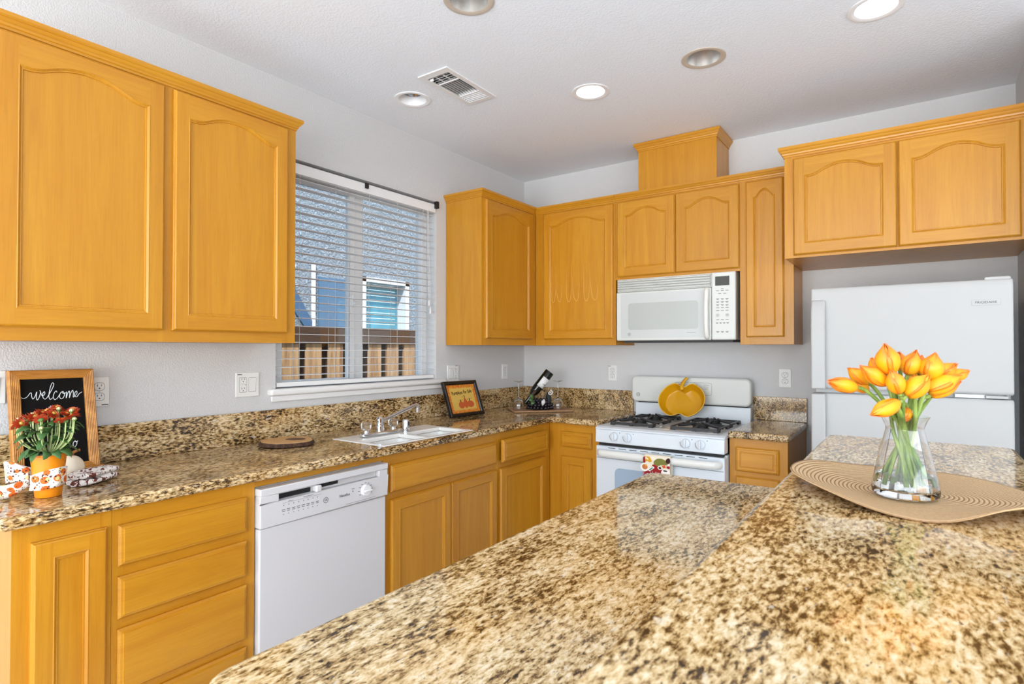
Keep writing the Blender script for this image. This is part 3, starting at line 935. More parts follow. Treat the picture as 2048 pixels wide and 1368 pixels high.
build('display', MB(FB).box(1.352, 1.408, 1.088, 1.116, 0.092, N + 0.001), 'green', bgd, label='dark green clock display')
mb = MB(FB).text('GE', 0.012, lambda x, y, z: (1.005 + x, 1.036 + y, N + z))
mb.tube([(1.005 + 0.012 * cos(a * pi / 12), 1.036 + 0.012 * sin(a * pi / 12), N) for a in range(24)], 0.0011, 4, closed=True)
build('badge', mb, 'dkgrey', bgd)
# grates and burners
def grate(x0, x1):
    mb = MB()
    z0, z1 = 0.8855, 0.907
    xc = (x0 + x1) / 2
    for y in (-0.600, -0.112):
        mb.box(x0, x1, y - 0.006, y + 0.006, z1 - 0.016, z1 - 0.002)
        for x in (x0, x1 - 0.02, xc - 0.01): mb.box(x, x + 0.02, y - 0.006, y + 0.006, z0, z1 - 0.016)
    for x in (x0, x1):
        P = [(-0.606, z0), (-0.60, z1 - 0.006), (-0.59, z1), (-0.385, z1), (-0.37, z1 - 0.018), (-0.342, z1 - 0.018), (-0.327, z1), (-0.122, z1), (-0.112, z1 - 0.006), (-0.106, z0),
             (-0.150, z0), (-0.165, z0 + 0.016), (-0.285, z0 + 0.016), (-0.300, z0), (-0.412, z0), (-0.427, z0 + 0.016), (-0.547, z0 + 0.016), (-0.562, z0)]
        k = len(P)
        mb.add([(x - 0.006, y, z) for y, z in P] + [(x + 0.006, y, z) for y, z in P], [(i, (i + 1) % k, k + (i + 1) % k, k + i) for i in range(k)] + [tuple(range(k)), tuple(range(k, 2 * k))])
    mb.box(x0, x1, -0.362, -0.350, z1 - 0.020, z1 - 0.006)
    for y in (-0.48, -0.23):
        for a in range(4):
            dx, dy = ((1, 0), (-1, 0), (0, 1), (0, -1))[a]
            e = (xc + dx * (x1 - x0) / 2, y + dy * 0.120)
            s_ = (xc + dx * 0.026, y + dy * 0.026)
            mb.tube(crom([(e[0], e[1], z1 - 0.008), ((e[0] + s_[0]) / 2, (e[1] + s_[1]) / 2, z1 - 0.003), (s_[0], s_[1], z1 + 0.012)], 4), 0.0078, 6)
    return mb
for a, b in ((1.045, 1.302), (1.418, 1.675)):
    g_ = build('grate', grate(a, b), 'iron', rg)
    for y in (-0.48, -0.23):
        build('burner', MB().lathe([(0.0, 0.8853), (0.052, 0.8853), (0.052, 0.890), (0.042, 0.893), (0.042, 0.905), (0.036, 0.910), (0, 0.910)], ((a + b) / 2, y, 0), 20), 'matte', rg)

# ---- microwave
MX0, MX1, MZ0, MZ1, MN = 0.968, 1.7155, 1.402, 1.7985, 0.2955
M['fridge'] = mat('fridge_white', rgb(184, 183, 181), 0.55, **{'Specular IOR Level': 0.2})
def FM(u, v, n): return FB(0.954 + (u - 0.968) * 1.008, 1.400 + (v - 1.402) * 1.014, n)
mw = thing('microwave', 'white over-the-range microwave mounted below the cabinets', 'microwave', (1.345, -0.19, MZ0))
build('body', MB(FM).box(MX0 + 0.004, MX1 - 0.004, MZ0 + 0.004, MZ1, 0.003, MN), 'white', mw)
build('underside', MB(FM).box(MX0 + 0.03, MX1 - 0.03, MZ0 - 0.012, MZ0 + 0.003, 0.03, MN - 0.02), 'dkgrey', mw)
mb = MB(FM).box(MX0, 1.5765, 1.716, MZ1, MN + 0.0005, MN + 0.016)
for i in range(5):
    v = 1.722 + i * 0.0148
    mb.extr([(MN + 0.016, v), (MN + 0.016, v + 0.0115), (MN + 0.026, v + 0.0115), (MN + 0.033, v + 0.007), (MN + 0.034, v + 0.003), (MN + 0.030, v)], MX0 + 0.006, 1.570)
build('vent_grille', mb, 'white', mw, bevel=0.001, segs=1)
d = build('door', MB(FM).box(MX0, 1.5765, MZ0, 1.7125, MN + 0.0005, MN + 0.035), 'white', mw, bevel=0.007, segs=3)
build('door_panel', MB(FM).prism(rrect(1.000, 1.540, 1.418, 1.702, 0.006), MN + 0.035, MN + 0.0362), mat('panel_white', rgb(200, 202, 201), 0.18), d)
build('window', MB(FM).prism(rrect(1.051, 1.499, 1.470, 1.640, 0.018), MN + 0.0362, MN + 0.0372), 'mwglass', d, label='grey microwave window')
pts = crom([(1.556, 1.700, MN + 0.035), (1.556, 1.690, MN + 0.055), (1.556, 1.62, MN + 0.068), (1.556, 1.56, MN + 0.071), (1.556, 1.49, MN + 0.068), (1.556, 1.428, MN + 0.055), (1.556, 1.418, MN + 0.035)], 5)
build('handle', MB(FM).tube([tuple(p) for p in pts], 0.0135, 12), 'ivory', d)
mb = MB(FM).text('GE', 0.009, lambda x, y, z: (1.058 + x, 1.442 + y, MN + 0.0364 + z))
mb.tube([(1.058 + 0.009 * cos(a * pi / 12), 1.442 + 0.009 * sin(a * pi / 12), MN + 0.0364) for a in range(24)], 0.0008, 4, closed=True)
mb.box(1.43, 1.485, 1.447, 1.4485, MN + 0.036, MN + 0.0366)
build('badge', mb, 'dkgrey', d)
cp = build('control_panel', MB(FM).box(1.579, MX1, MZ0, MZ1, MN + 0.0005, MN + 0.037), 'white', mw, bevel=0.007, segs=3)
N = MN + 0.0372
build('display', MB(FM).box(1.601, 1.682, 1.719, 1.773, N - 0.0002, N + 0.0006), 'disp', cp, label='dark display')
mb, bt = MB(FM), MB(FM)
rows = [(1.700, 1, 0.05), (1.690, 3, 0), (1.672, 2, 0), (1.642, 3, 1), (1.624, 3, 1), (1.607, 3, 1), (1.590, 3, 0), (1.573, 3, 0), (1.519, 3, 0), (1.502, 4, 1), (1.450, 3, 1)]
for v, k, dbl in rows:
    for i in range(k):
        u = 1.6415 + (i - (k - 1) / 2) * (0.080 / max(k, 3) * (1.0 if k > 2 else 1.1))
        w = 0.0088 if k < 4 else 0.007
        mb.box(u - w, u + w, v - 0.0013, v + 0.0013, N - 0.0002, N + 0.0003)
        if dbl == 1: mb.box(u - w * 0.6, u + w * 0.6, v - 0.0058, v - 0.0036, N - 0.0002, N + 0.0003)
        bt.box(u - w * 1.2, u + w * 1.2, v - 0.0075, v + 0.004, N - 0.0002, N + 0.0001)
for u in (1.614, 1.669):
    mb.tube([(u + 0.009 * cos(a * pi / 10), 1.546 + 0.009 * sin(a * pi / 10), N) for a in range(20)], 0.0006, 4, closed=True)
    mb.box(u - 0.005, u + 0.005, 1.547, 1.549, N - 0.0002, N + 0.0003).box(u - 0.004, u + 0.004, 1.543, 1.545, N - 0.0002, N + 0.0003)
build('markings', mb, 'dkgrey', cp, smooth=0)

# ---- refrigerator
FX0, FX1 = 2.157, 2.890
fr = thing('refrigerator', 'white top-freezer refrigerator in the niche beside the right wall', 'refrigerator', (2.52, -0.38, 0.0))
build('body', MB(FB).box(FX0 + 0.004, FX1 - 0.004, 0.03, 1.615, 0.03, 0.68), 'fridge', fr, bevel=0.006)
build('kick_grille', MB(FB).box(FX0 + 0.02, FX1 - 0.02, 0.001, 0.09, 0.06, 0.66), 'ltgrey', fr)
build('gasket', MB(FB).box(FX0 + 0.012, FX1 - 0.012, 0.10, 1.60, 0.6805, 0.689), 'ltgrey', fr)
for v0, v1, nm in ((1.157, 1.634, 'freezer_door'), (0.095, 1.138, 'fridge_door')):
    prof = [(0.690, v0), (0.738, v0), (0.748, v0 + 0.008), (0.750, v0 + 0.03), (0.751, (v0 + v1) / 2), (0.750, v1 - 0.03), (0.747, v1 - 0.01), (0.738, v1), (0.690, v1)]
    d = build(nm, MB(FB).extr(prof, FX0, FX1), 'fridge', fr, bevel=0.006, segs=3)
    hv0, hv1 = (v0 + 0.002, v1 - 0.055) if nm == 'freezer_door' else (v0 + 0.35, v1 - 0.002)
    hp = [(0.7505, hv0), (0.792, hv0), (0.792, hv1 - 0.12), (0.785, hv1 - 0.05), (0.765, hv1 - 0.01), (0.7505, hv1)]
    if nm == 'fridge_door':
        hp = [(0.7505, hv1), (0.792, hv1), (0.792, hv0 + 0.12), (0.785, hv0 + 0.05), (0.765, hv0 + 0.01), (0.7505, hv0)]
    build('handle', MB(FB).extr(hp, FX0 + 0.003, FX0 + 0.062), 'fridge', d, bevel=0.007, segs=3)
    if nm == 'freezer_door':
        bd = build('badge', MB(FB).box(2.757, 2.850, 1.527, 1.551, 0.7505, 0.7530), 'fridge', d, bevel=0.0008)
        build('lettering', MB(FB).text('FRIGIDAIRE', 0.0132, lambda x, y, z: (2.8035 + x * 1.06, 1.5385 + y, 0.7532 + z * 0.4)), 'black', bd, smooth=0)
build('hinge', MB(FB).prism(rrect(2.80, 2.885, 1.6155, 1.645, 0.008), 0.60, 0.735), 'fridge', fr, bevel=0.004, label='top hinge cap')
build('hinge', MB(FB).box(2.80, 2.872, 1.141, 1.153, 0.685, 0.742), 'fridge', fr, bevel=0.002, label='middle hinge')
build('hinge_plate', MB(FB).box(2.70, 2.86, 1.1395, 1.1545, 0.681, 0.715), 'steelg', fr)

# ================================================================== window dressing
bl = thing('window_blind', 'white slatted blind hanging in the kitchen window', 'blind', (-0.03, -1.607, 1.19))
B0, B1 = WY0 + 0.012, WY1 - 0.012
build('headrail', MB(FL).box(B0, B1, 2.235, 2.290, -0.058, -0.010), 'slat', bl, bevel=0.003)
build('valance', MB(FL).box(B0 - 0.004, B1 + 0.004, 2.236, 2.290, -0.008, 0.004), 'slat', bl, bevel=0.002)
mb = MB(FL)
for i in range(25):
    v = 1.212 + i * 0.0418
    mb.extr([(-0.057, v - 0.0002), (-0.034, v + 0.0014), (-0.008, v - 0.0006), (-0.008, v + 0.0014), (-0.034, v + 0.0036), (-0.057, v + 0.0018)], B0, B1)
build('slats', mb, 'slat', bl, smooth=20)
build('bottom_rail', MB(FL).box(B0, B1, 1.157, 1.180, -0.058, -0.006), 'slat', bl, bevel=0.004, segs=3)
for y in (-2.046, -1.826, -1.592, -1.372, -1.15):
    build('ladder_cord', MB(FL).tube([(y, 1.18, -0.0045), (y, 2.236, -0.0045)], 0.0011, 5).tube([(y, 1.18, -0.060), (y, 2.236, -0.060)], 0.0011, 5), 'ltgrey', bl)
mb = MB(FL)
for dy, dz in ((0.0, 0.0), (0.012, -0.05)):
    mb.tube(crom([(-1.118 + dy, 2.235, 0.002), (-1.117 + dy, 2.0, 0.004), (-1.110 + dy, 1.80, 0.005), (-1.105 + dy, 1.66 + dz, 0.006)], 5), 0.0012, 5)
lc = build('lift_cord', mb, 'slat', bl)
for dy, dz in ((0.0, 0.0), (0.012, -0.05)):
    build('tassel', MB(FL).lathe([(0.0, 1.622 + dz), (0.007, 1.624 + dz), (0.006, 1.645 + dz), (0.002, 1.662 + dz), (0, 1.663 + dz)], (0, 0, 0), 10) if False else MB().lathe([(0.0, 1.622 + dz), (0.007, 1.624 + dz), (0.006, 1.645 + dz), (0.002, 1.662 + dz), (0, 1.663 + dz)], (0.006, -1.105 + dy, 0), 10), 'slat', lc)
rd = thing('black_rod', 'thin black rod across the top edge of the window', 'curtain rod', (0.018, -1.607, 2.30))  # thin black line along the window top, built as a rod with brackets
build('rod', MB(FL).tube([(-2.215, 2.3005, 0.018), (-1.056, 2.3005, 0.018)], 0.0014, 8), 'matte', rd)
for y in (-1.622, -1.045):
    build('bracket', MB(FL).box(y - 0.010, y + 0.010, 2.262, 2.293, 0.0045, 0.016) if y < -1.3 else MB(FL).box(y - 0.010, y + 0.010, 2.262, 2.306, 0.001, 0.028), 'matte', rd)

# ================================================================== outlets and switches
def slots(mb, cu, cv, n):
    mb.box(cu - 0.0075, cu - 0.0055, cv + 0.001, cv + 0.009, n, n + 0.0006).box(cu + 0.0055, cu + 0.0075, cv + 0.002, cv + 0.009, n, n + 0.0006)
    mb.prism(rrect(cu - 0.0025, cu + 0.0025, cv - 0.0085, cv - 0.0035, 0.0022, 3), n, n + 0.0006)

def wall_plate(name, label, F, cu, cv, items, mark=None):
    w = 0.070 + 0.046 * (len(items) - 1)
    t = thing(name, label, 'outlet' if name == 'wall_outlet' else 'switch', F(cu, cv - 0.057, 0))
    build('cover_plate', MB(F).prism(rrect(cu - w / 2, cu + w / 2, cv - 0.057, cv + 0.057, 0.004, 3), 0.0008, 0.007), 'plate', t, bevel=0.003)
    for i, k in enumerate(items):
        u = cu + (i - (len(items) - 1) / 2) * 0.046
        if k == 'duplex':
            for dv in (-0.0195, 0.0195):
                r = build('receptacle', MB(F).prism(rrect(u - 0.0165, u + 0.0165, cv + dv - 0.0140, cv + dv + 0.0140, 0.0115, 6), 0.0071, 0.0092), 'plate', t, bevel=0.0006)
                m = MB(F); slots(m, u, cv + dv, 0.0092)
                m.tube([(p[0], p[1], 0.0072) for p in rrect(u - 0.0172, u + 0.0172, cv + dv - 0.0147, cv + dv + 0.0147, 0.0115, 6)], 0.0006, 4, closed=True)
                build('slots', m, 'dkgrey', r, smooth=0)
            build('screw', MB(F).prism(rrect(u - 0.003, u + 0.003, cv - 0.003, cv + 0.003, 0.0029, 4), 0.0071, 0.0080), 'ltgrey', t)
        elif k == 'gfci':
            r = build('receptacle', MB(F).prism(rrect(u - 0.0165, u + 0.0165, cv - 0.033, cv + 0.033, 0.002, 3), 0.0071, 0.0090), 'plate', t, bevel=0.0006)
            m = MB(F)
            for dv in (-0.021, 0.021): slots(m, u, cv + dv, 0.0090)
            m.tube([(p[0], p[1], 0.0073) for p in rrect(u - 0.0172, u + 0.0172, cv - 0.0337, cv + 0.0337, 0.002, 2)], 0.0007, 4, closed=True)
            m.box(u - 0.010, u + 0.008, cv + 0.004, cv + 0.0048, 0.009, 0.0095).box(u + 0.011, u + 0.0135, cv - 0.003, cv + 0.002, 0.009, 0.0095)
            build('slots', m, 'dkgrey', r, smooth=0)
        else:
            build('rocker', MB(F).extr([(0.0071, cv - 0.033), (0.0085, cv - 0.033), (0.0100, cv), (0.0125, cv + 0.033), (0.0071, cv + 0.033)], u - 0.0165, u + 0.0165), 'plate', t, bevel=0.0008)
            build('rocker_gap', MB(F).tube([(p[0], p[1], 0.0073) for p in rrect(u - 0.0172, u + 0.0172, cv - 0.0337, cv + 0.0337, 0.002, 2)], 0.0007, 4, closed=True), 'grey', t)
    if mark:
        build('label_strip', MB(F).box(cu + mark[0], cu + mark[0] + 0.022, cv + mark[1], cv + mark[1] + 0.0035, 0.0070, 0.0075), 'dkgrey', t, label='small black printed mark')
    return t
wall_plate('wall_outlet', 'wall outlet behind the chalkboard sign, right of its frame', FL, -2.925, 1.182, ['duplex'], (0.008, -0.052))
wall_plate('wall_switch', 'wall plate at the far left edge, behind the chalkboard sign', FL, -3.235, 1.215, ['rocker'])
wall_plate('wall_outlet', 'wall outlet joined to a rocker switch below the large wall cabinet', FL, -2.328, 1.179, ['gfci', 'rocker'], (-0.050, 0.046))
wall_plate('wall_switch', 'rocker switch and outlet plate at the right end of the window sill', FL, -0.868, 1.180, ['rocker', 'gfci'], (0.02, 0.05))
wall_plate('wall_outlet', 'wall outlet under the short cabinet near the room corner', FL, -0.272, 1.176, ['duplex'])
wall_plate('wall_outlet', 'wall outlet left of the gas range, above the granite', FB, 0.7715, 1.173, ['duplex'], (-0.033, 0.048))
wall_plate('wall_outlet', 'wall outlet between the gas range and the refrigerator', FB, 1.9135, 1.169, ['duplex'])

# ================================================================== ceiling fixtures
labels = ['glowing recessed light nearest the top right corner', 'unlit recessed light with a tan ring, above the duct cover', 'glowing recessed light in the middle of the ceiling', 'unlit recessed light beside the air vent', 'unlit recessed light cut off by the top edge of the picture']
for (x, y, k), lb in zip(LIGHTS, labels):
    t = thing('recessed_light', lb, 'ceiling light', (x, y, H), 'recessed ceiling lights')
    R = 0.098
    build('trim_ring', MB().lathe([(0.074, H - 0.0015), (R - 0.008, H - 0.0055), (R, H - 0.0035), (R, H - 0.0005), (0.074, H - 0.0005)], (x, y, 0), 40, close=True), 'ring_tan' if k == 'off' else 'ring', t)
    if k == 'lit':
        build('can', MB().lathe([(0.0735, H - 0.001), (0.066, H + 0.012), (0.0735, H + 0.014), (0.077, H)], (x, y, 0), 40, close=True), 'trimw', t)
        build('lens', MB().lathe([(0.0, H + 0.004), (0.045, H + 0.0045), (0.0655, H + 0.0115), (0.0655, H + 0.013), (0, H + 0.013)], (x, y, 0), 40), 'glow', t, label='glowing white lens')
    else:
        if k == 'off':
            prof = [(0.0735, H - 0.001), (0.068, H + 0.03), (0.058, H + 0.075), (0.045, H + 0.11), (0.045, H + 0.115), (0.0765, H + 0.115), (0.0765, H)]
            build('reflector', MB().lathe(prof, (x, y, 0), 40, close=True), 'alu', t)
            build('bulb', MB().lathe([(0.0, H + 0.074), (0.026, H + 0.078), (0.036, H + 0.092), (0.040, H + 0.113), (0, H + 0.114)], (x, y, 0), 24), 'trimw', t)
        else:
            prof = [(0.0735, H - 0.001), (0.064, H + 0.020), (0.056, H + 0.036), (0.056, H + 0.040), (0.0765, H + 0.040), (0.0765, H)]
            build('baffle', MB().lathe(prof, (x, y, 0), 40, close=True), 'ring', t)
            build('reflector', MB().lathe([(0.055, H + 0.041), (0.050, H + 0.07), (0.030, H + 0.095), (0.030, H + 0.10), (0.06, H + 0.10), (0.06, H + 0.041)], (x, y, 0), 32, close=True), 'chrome', t)
            build('bulb', MB().lathe([(0.0, H + 0.060), (0.020, H + 0.065), (0.028, H + 0.08), (0.026, H + 0.098), (0, H + 0.099)], (x, y, 0), 24), 'trimw', t)
        build('housing', MB().lathe([(0.0, H + 0.16), (0.09, H + 0.16), (0.09, H + 0.118), (0.0, H + 0.118)], (x, y, 0), 24), 'matte', t)

vt = thing('air_vent', 'white louvred air register in the ceiling', 'vent', (0.665, -1.589, H))
a, b, c, d = 0.571, 0.759, -1.785, -1.393
mb = MB()
for x0, x1, y0, y1 in ((a, VENT[0] + 0.012, c, d), (VENT[1] - 0.012, b, c, d), (VENT[0] + 0.012, VENT[1] - 0.012, c, VENT[2] + 0.025), (VENT[0] + 0.012, VENT[1] - 0.012, VENT[3] - 0.012, d)):
    mb.box(x0, x1, y0, y1, H - 0.006, H - 0.0005)
build('frame', mb, 'trimw', vt, merge=False)
mb = MB().box(VENT[0] + 0.002, VENT[1] - 0.002, VENT[2] + 0.002, VENT[3] - 0.002, H + 0.06, H + 0.064)
for x0, x1, y0, y1 in ((VENT[0] + 0.001, VENT[0] + 0.004, VENT[2], VENT[3]), (VENT[1] - 0.004, VENT[1] - 0.001, VENT[2], VENT[3]), (VENT[0], VENT[1], VENT[2] + 0.001, VENT[2] + 0.004), (VENT[0], VENT[1], VENT[3] - 0.004, VENT[3] - 0.001)):
    mb.box(x0, x1, y0, y1, H + 0.0, H + 0.06)
build('duct', mb, 'matte', vt)
mb = MB()
X0, X1 = VENT[0] + 0.013, VENT[1] - 0.013
def tilt(x0, x1, y0, y1, ax, dz):          # one thin tilted louvre
    if ax == 'x': mb.add([(x0, y0, H - 0.004), (x1, y0, H - 0.004), (x1, y0 + 0.0015, H - 0.004), (x0, y0 + 0.0015, H - 0.004), (x0, y0 + dz, H + 0.012), (x1, y0 + dz, H + 0.012), (x1, y0 + dz + 0.0015, H + 0.012), (x0, y0 + dz + 0.0015, H + 0.012)], [(0, 1, 2, 3), (4, 5, 6, 7), (0, 1, 5, 4), (2, 3, 7, 6), (1, 2, 6, 5), (0, 3, 7, 4)])
    else: mb.add([(x0, y0, H - 0.004), (x0, y1, H - 0.004), (x0 + 0.0015, y1, H - 0.004), (x0 + 0.0015, y0, H - 0.004), (x0 + dz, y0, H + 0.012), (x0 + dz, y1, H + 0.012), (x0 + dz + 0.0015, y1, H + 0.012), (x0 + dz + 0.0015, y0, H + 0.012)], [(0, 1, 2, 3), (4, 5, 6, 7), (0, 1, 5, 4), (2, 3, 7, 6), (1, 2, 6, 5), (0, 3, 7, 4)])
for i in range(4): tilt(X0, X1, VENT[2] + 0.034 + i * 0.019, 0, 'x', 0.013)
for i in range(8): tilt(X0 + 0.004 + i * 0.0165, 0, VENT[2] + 0.112, VENT[3] - 0.092, 'y', -0.009)
for i in range(5): tilt(X0, X1, VENT[3] - 0.088 + i * 0.0165, 0, 'x', -0.016)
mb.box(X0, X1, VENT[2] + 0.106, VENT[2] + 0.111, H - 0.005, H + 0.002).box(X0, X1, VENT[3] - 0.092, VENT[3] - 0.088, H - 0.005, H + 0.002)
mb.box(X0 + 0.045, X0 + 0.047, VENT[2] + 0.028, VENT[2] + 0.106, H - 0.004, H).box(X0 + 0.09, X0 + 0.092, VENT[2] + 0.028, VENT[2] + 0.106, H - 0.004, H)
build('louvres', mb, 'trimw', vt, smooth=0)
build('lever', MB().box(X0 + 0.010, X0 + 0.030, VENT[2] + 0.034, VENT[2] + 0.039, H - 0.016, H - 0.005), 'trimw', vt)

# ================================================================== things on the window counter
def lean_rot(tilt, yaw=0.0):
    """local x along the wall, y up the face, z out of the face"""
    m = Matrix(((0, -sin(tilt), cos(tilt)), (1, 0, 0), (0, cos(tilt), sin(tilt))))
    return (Matrix.Rotation(yaw, 3, 'Z') @ m).to_euler()

def frame_ring(mb, w, h, fw, z0, z1, prof=None):
    """mitred frame; slot 0 uprights, slot 1 rails"""
    prof = prof or [(0, z0), (0, z1), (fw, z1), (fw, z0)]
    P = []
    for d, z in prof: P += [(d, d, z), (w - d, d, z), (w - d, h - d, z), (d, h - d, z)]
    k = len(prof)
    F, mi = [], []
    for r in range(k):
        r2 = (r + 1) % k
        for i in range(4):
            j = (i + 1) % 4
            F.append((r * 4 + i, r * 4 + j, r2 * 4 + j, r2 * 4 + i)); mi.append(1 if i in (0, 2) else 0)
    return mb.add(P, F, mi)

# ---- chalkboard sign
SW, SH = 0.245, 0.366
sg = thing('chalkboard_sign', 'wood-framed chalkboard with white welcome lettering leaning on the wall', 'sign', (0.128, -3.213, 0.9105), rot=lean_rot(rad(12.2)))
fw = 0.031
prof = [(0, 0.0), (0, 0.022), (0.003, 0.026)]
for i in range(5): prof += [(0.004 + i * 0.005, 0.027 - i * 0.0006), (0.0065 + i * 0.005, 0.0252 - i * 0.0006), (0.008 + i * 0.005, 0.0265 - i * 0.0006)]
prof += [(fw, 0.022), (fw, 0.0)]
build('frame', frame_ring(MB(), SW, SH, fw, 0, 0.026, prof), ['oak', 'oakh'], sg, local=True, smooth=25)
build('ledge', MB().box(-0.004, SW + 0.004, 0.0, 0.012, 0.0275, 0.05), 'oakh', sg, local=True, bevel=0.003)
bd = build('board', MB().box(fw - 0.004, SW - fw + 0.004, fw - 0.004, SH - fw + 0.004, 0.004, 0.012), 'board', sg, local=True)
BW, BH = SW - 2 * fw, SH - 2 * fw
def chalk(x, y):            # letter sketch grid -> board
    t = (y - 205 + 35 * (x - 160) / 580) / 745
    u = (x - 160 - 95 * t) / 580
    return (fw + u * BW, fw + (1 - t) * BH, 0.0126)
strokes = [
    [(188, 352), (208, 361), (238, 348), (264, 314), (274, 316), (279, 345), (292, 364), (310, 335), (320, 302), (319, 345), (329, 372), (345, 348), (354, 305), (345, 290)],
    [(352, 300), (370, 336), (392, 322), (388, 300), (374, 318), (379, 350), (400, 364), (425, 335), (462, 262), (468, 230), (452, 226), (437, 272), (430, 335), (443, 366), (466, 352)],
    [(502, 305), (494, 292), (478, 310), (470, 345), (486, 368), (512, 350), (532, 315)],
    [(550, 297), (534, 312), (528, 340), (542, 360), (563, 350), (573, 320), (560, 298), (548, 300), (566, 316), (588, 304)],
    [(590, 298), (590, 354), (600, 318), (615, 290), (622, 318), (620, 352), (632, 310), (648, 284), (656, 312), (656, 344), (668, 338), (690, 314), (686, 290), (671, 305), (670, 334), (690, 342), (712, 314), (737, 298)],
    [(452, 420), (450, 445), (456, 466)], [(434, 434), (470, 427)],
    [(492, 430), (482, 450), (492, 468), (506, 452), (498, 430), (490, 432)],
    [(690, 728), (676, 752), (686, 780), (706, 768), (712, 742), (694, 726), (704, 738), (722, 728)],
    [(640, 765), (655, 780), (668, 768)],
    [(335, 822), (318, 826), (320, 846), (340, 850)],
]
mb = MB()
for s_ in strokes: mb.tube(crom([chalk(*p) for p in s_], 5), 0.0009, 6, flat=0.5)
build('chalk_lettering', mb, 'white_text', bd, local=True, label='white chalk lettering')

# ---- potted chrysanthemum
PC = Vector((0.450, -3.207, 0.9085))
mum = thing('potted_chrysanthemum', 'red chrysanthemum in a bright orange pot at the left end of the counter', 'plant', PC)
orange = mat('orange_pot', rgb(232, 138, 22), 0.3)
px, py = PC.x, PC.y
build('pot', MB().lathe([(0.0, 0.909), (0.0315, 0.909), (0.0325, 0.911), (0.034, 0.930), (0.0345, 0.932), (0.0435, 1.030), (0.045, 1.031), (0.0455, 1.036), (0.0425, 1.036), (0.040, 1.02), (0.0, 1.018)], (px, py, 0), 32), orange, mum)
build('liner', MB().lathe([(0.0395, 1.0365), (0.047, 1.0365), (0.047, 1.041), (0.041, 1.041)], (px, py, 0), 32, close=True), 'matte', mum, label='dark plastic liner rim')
build('soil', MB().lathe([(0.0, 1.0365), (0.0390, 1.0365), (0.0390, 1.0385), (0, 1.0395)], (px, py, 0), 24), mat('soil', rgb(52, 38, 28), 0.9), mum)
leafm = mat('mum_leaf', rgb(52, 92, 42), 0.5)
g = NT(leafm); g.col(g.ramp(g.noise(g.coord(), 40, 3), [(0.3, rgb(30, 58, 26)), (0.7, rgb(66, 104, 46))]))
stemm = mat('mum_stem', rgb(168, 182, 118), 0.5)
redm = attr_mat('mum_petal', 0.5)
rv = Vector((0.8177, 0.5757, 0)); fv = Vector((-0.5757, 0.8177, 0))
rng = random.Random(3)
def mum_flower(r=0.016):
    mb = MB()
    for ring, (n, rr, lift) in enumerate(((13, 1.0, 0.15), (11, 0.78, 0.38), (8, 0.52, 0.65))):
        for i in range(n):
            a = 2 * pi * (i + 0.5 * ring) / n + rng.uniform(-0.1, 0.1)
            d = Vector((cos(a), sin(a), 0)); s_ = Vector((-sin(a), cos(a), 0))
            L = r * rr * rng.uniform(0.88, 1.08); w = r * 0.20
            z = lift * r * 0.8
            P = [d * 0.002, d * L * 0.55 + s_ * w + Vector((0, 0, z * 0.8)), d * L + Vector((0, 0, z)), d * L * 0.55 - s_ * w + Vector((0, 0, z * 0.8)), d * L * 0.55 + Vector((0, 0, z * 0.8 - w * 0.5))]
            k = rng.uniform(0.75, 1.1)
            mb.c = (0.52 * k, 0.055 * k + 0.05 * (ring == 2), 0.016 * k, 1)
            mb.add([tuple(p) for p in P], [(0, 1, 4), (1, 2, 4), (2, 3, 4), (3, 0, 4)])
    mb.c = (0.55, 0.34, 0.06, 1)
    mb.ell((0, 0, r * 0.34), r * 0.26, r * 0.26, r * 0.16, 10, 6)
    mb.c = (0.12, 0.22, 0.06, 1)
    mb.lathe([(0.002, -r * 0.30), (r * 0.35, -r * 0.05), (r * 0.3, 0.0)], (0, 0, 0), 8)
    return mb
FLZ = -0.020
fl_pos = [(-0.072, 0.125, 0.0), (-0.055, 0.132, -0.02), (-0.040, 0.139, 0.02), (-0.030, 0.121, -0.03), (-0.018, 0.132, -0.035), (-0.006, 0.126, -0.03), (0.006, 0.146, 0.03), (-0.012, 0.145, 0.01), (0.022, 0.140, -0.015), (0.034, 0.134, 0.02), (0.050, 0.140, 0.0), (0.060, 0.143, 0.015), (0.076, 0.139, -0.005), (0.048, 0.123, -0.02), (-0.022, 0.141, 0.035), (-0.048, 0.118, -0.045), (-0.064, 0.138, 0.03), (0.012, 0.128, -0.045), (0.066, 0.128, -0.02), (0.040, 0.146, 0.04), (-0.010, 0.150, 0.04), (0.018, 0.150, 0.005), (-0.034, 0.132, 0.0), (-0.080, 0.112, -0.02)]
fm = None
stem_ends = []
for i, (r_, z_, f_) in enumerate(fl_pos):
    p = rv * r_ + fv * f_ + Vector((0, 0, z_ + FLZ - 1.4 * r_ * r_))
    if fm is None:
        fo = build('flower', mum_flower(0.0205), redm, mum, local=True, smooth=60, merge=False); fm = fo
    else:
        fo = fm.copy(); COL.objects.link(fo)
    fo.location = p
    fo.rotation_euler = (rng.uniform(-0.3, 0.3) + 0.55 - f_ * 5, r_ * 7 + rng.uniform(-0.3, 0.3), rng.uniform(0, 6))
    fo.scale = [rng.uniform(0.85, 1.15)] * 3
    stem_ends.append(p)
bm_ = MB(); bm_.c = (0.62, 0.52, 0.28, 1); bm_.ell((0, 0, 0), 0.006, 0.006, 0.0055, 10, 6, mod=lambda a, t: 1 + 0.08 * cos(5 * a)); bm_.c = (0.16, 0.26, 0.07, 1); bm_.lathe([(0.001, -0.008), (0.0055, -0.003), (0.006, 0.0005)], (0, 0, 0), 8)
bud0 = None
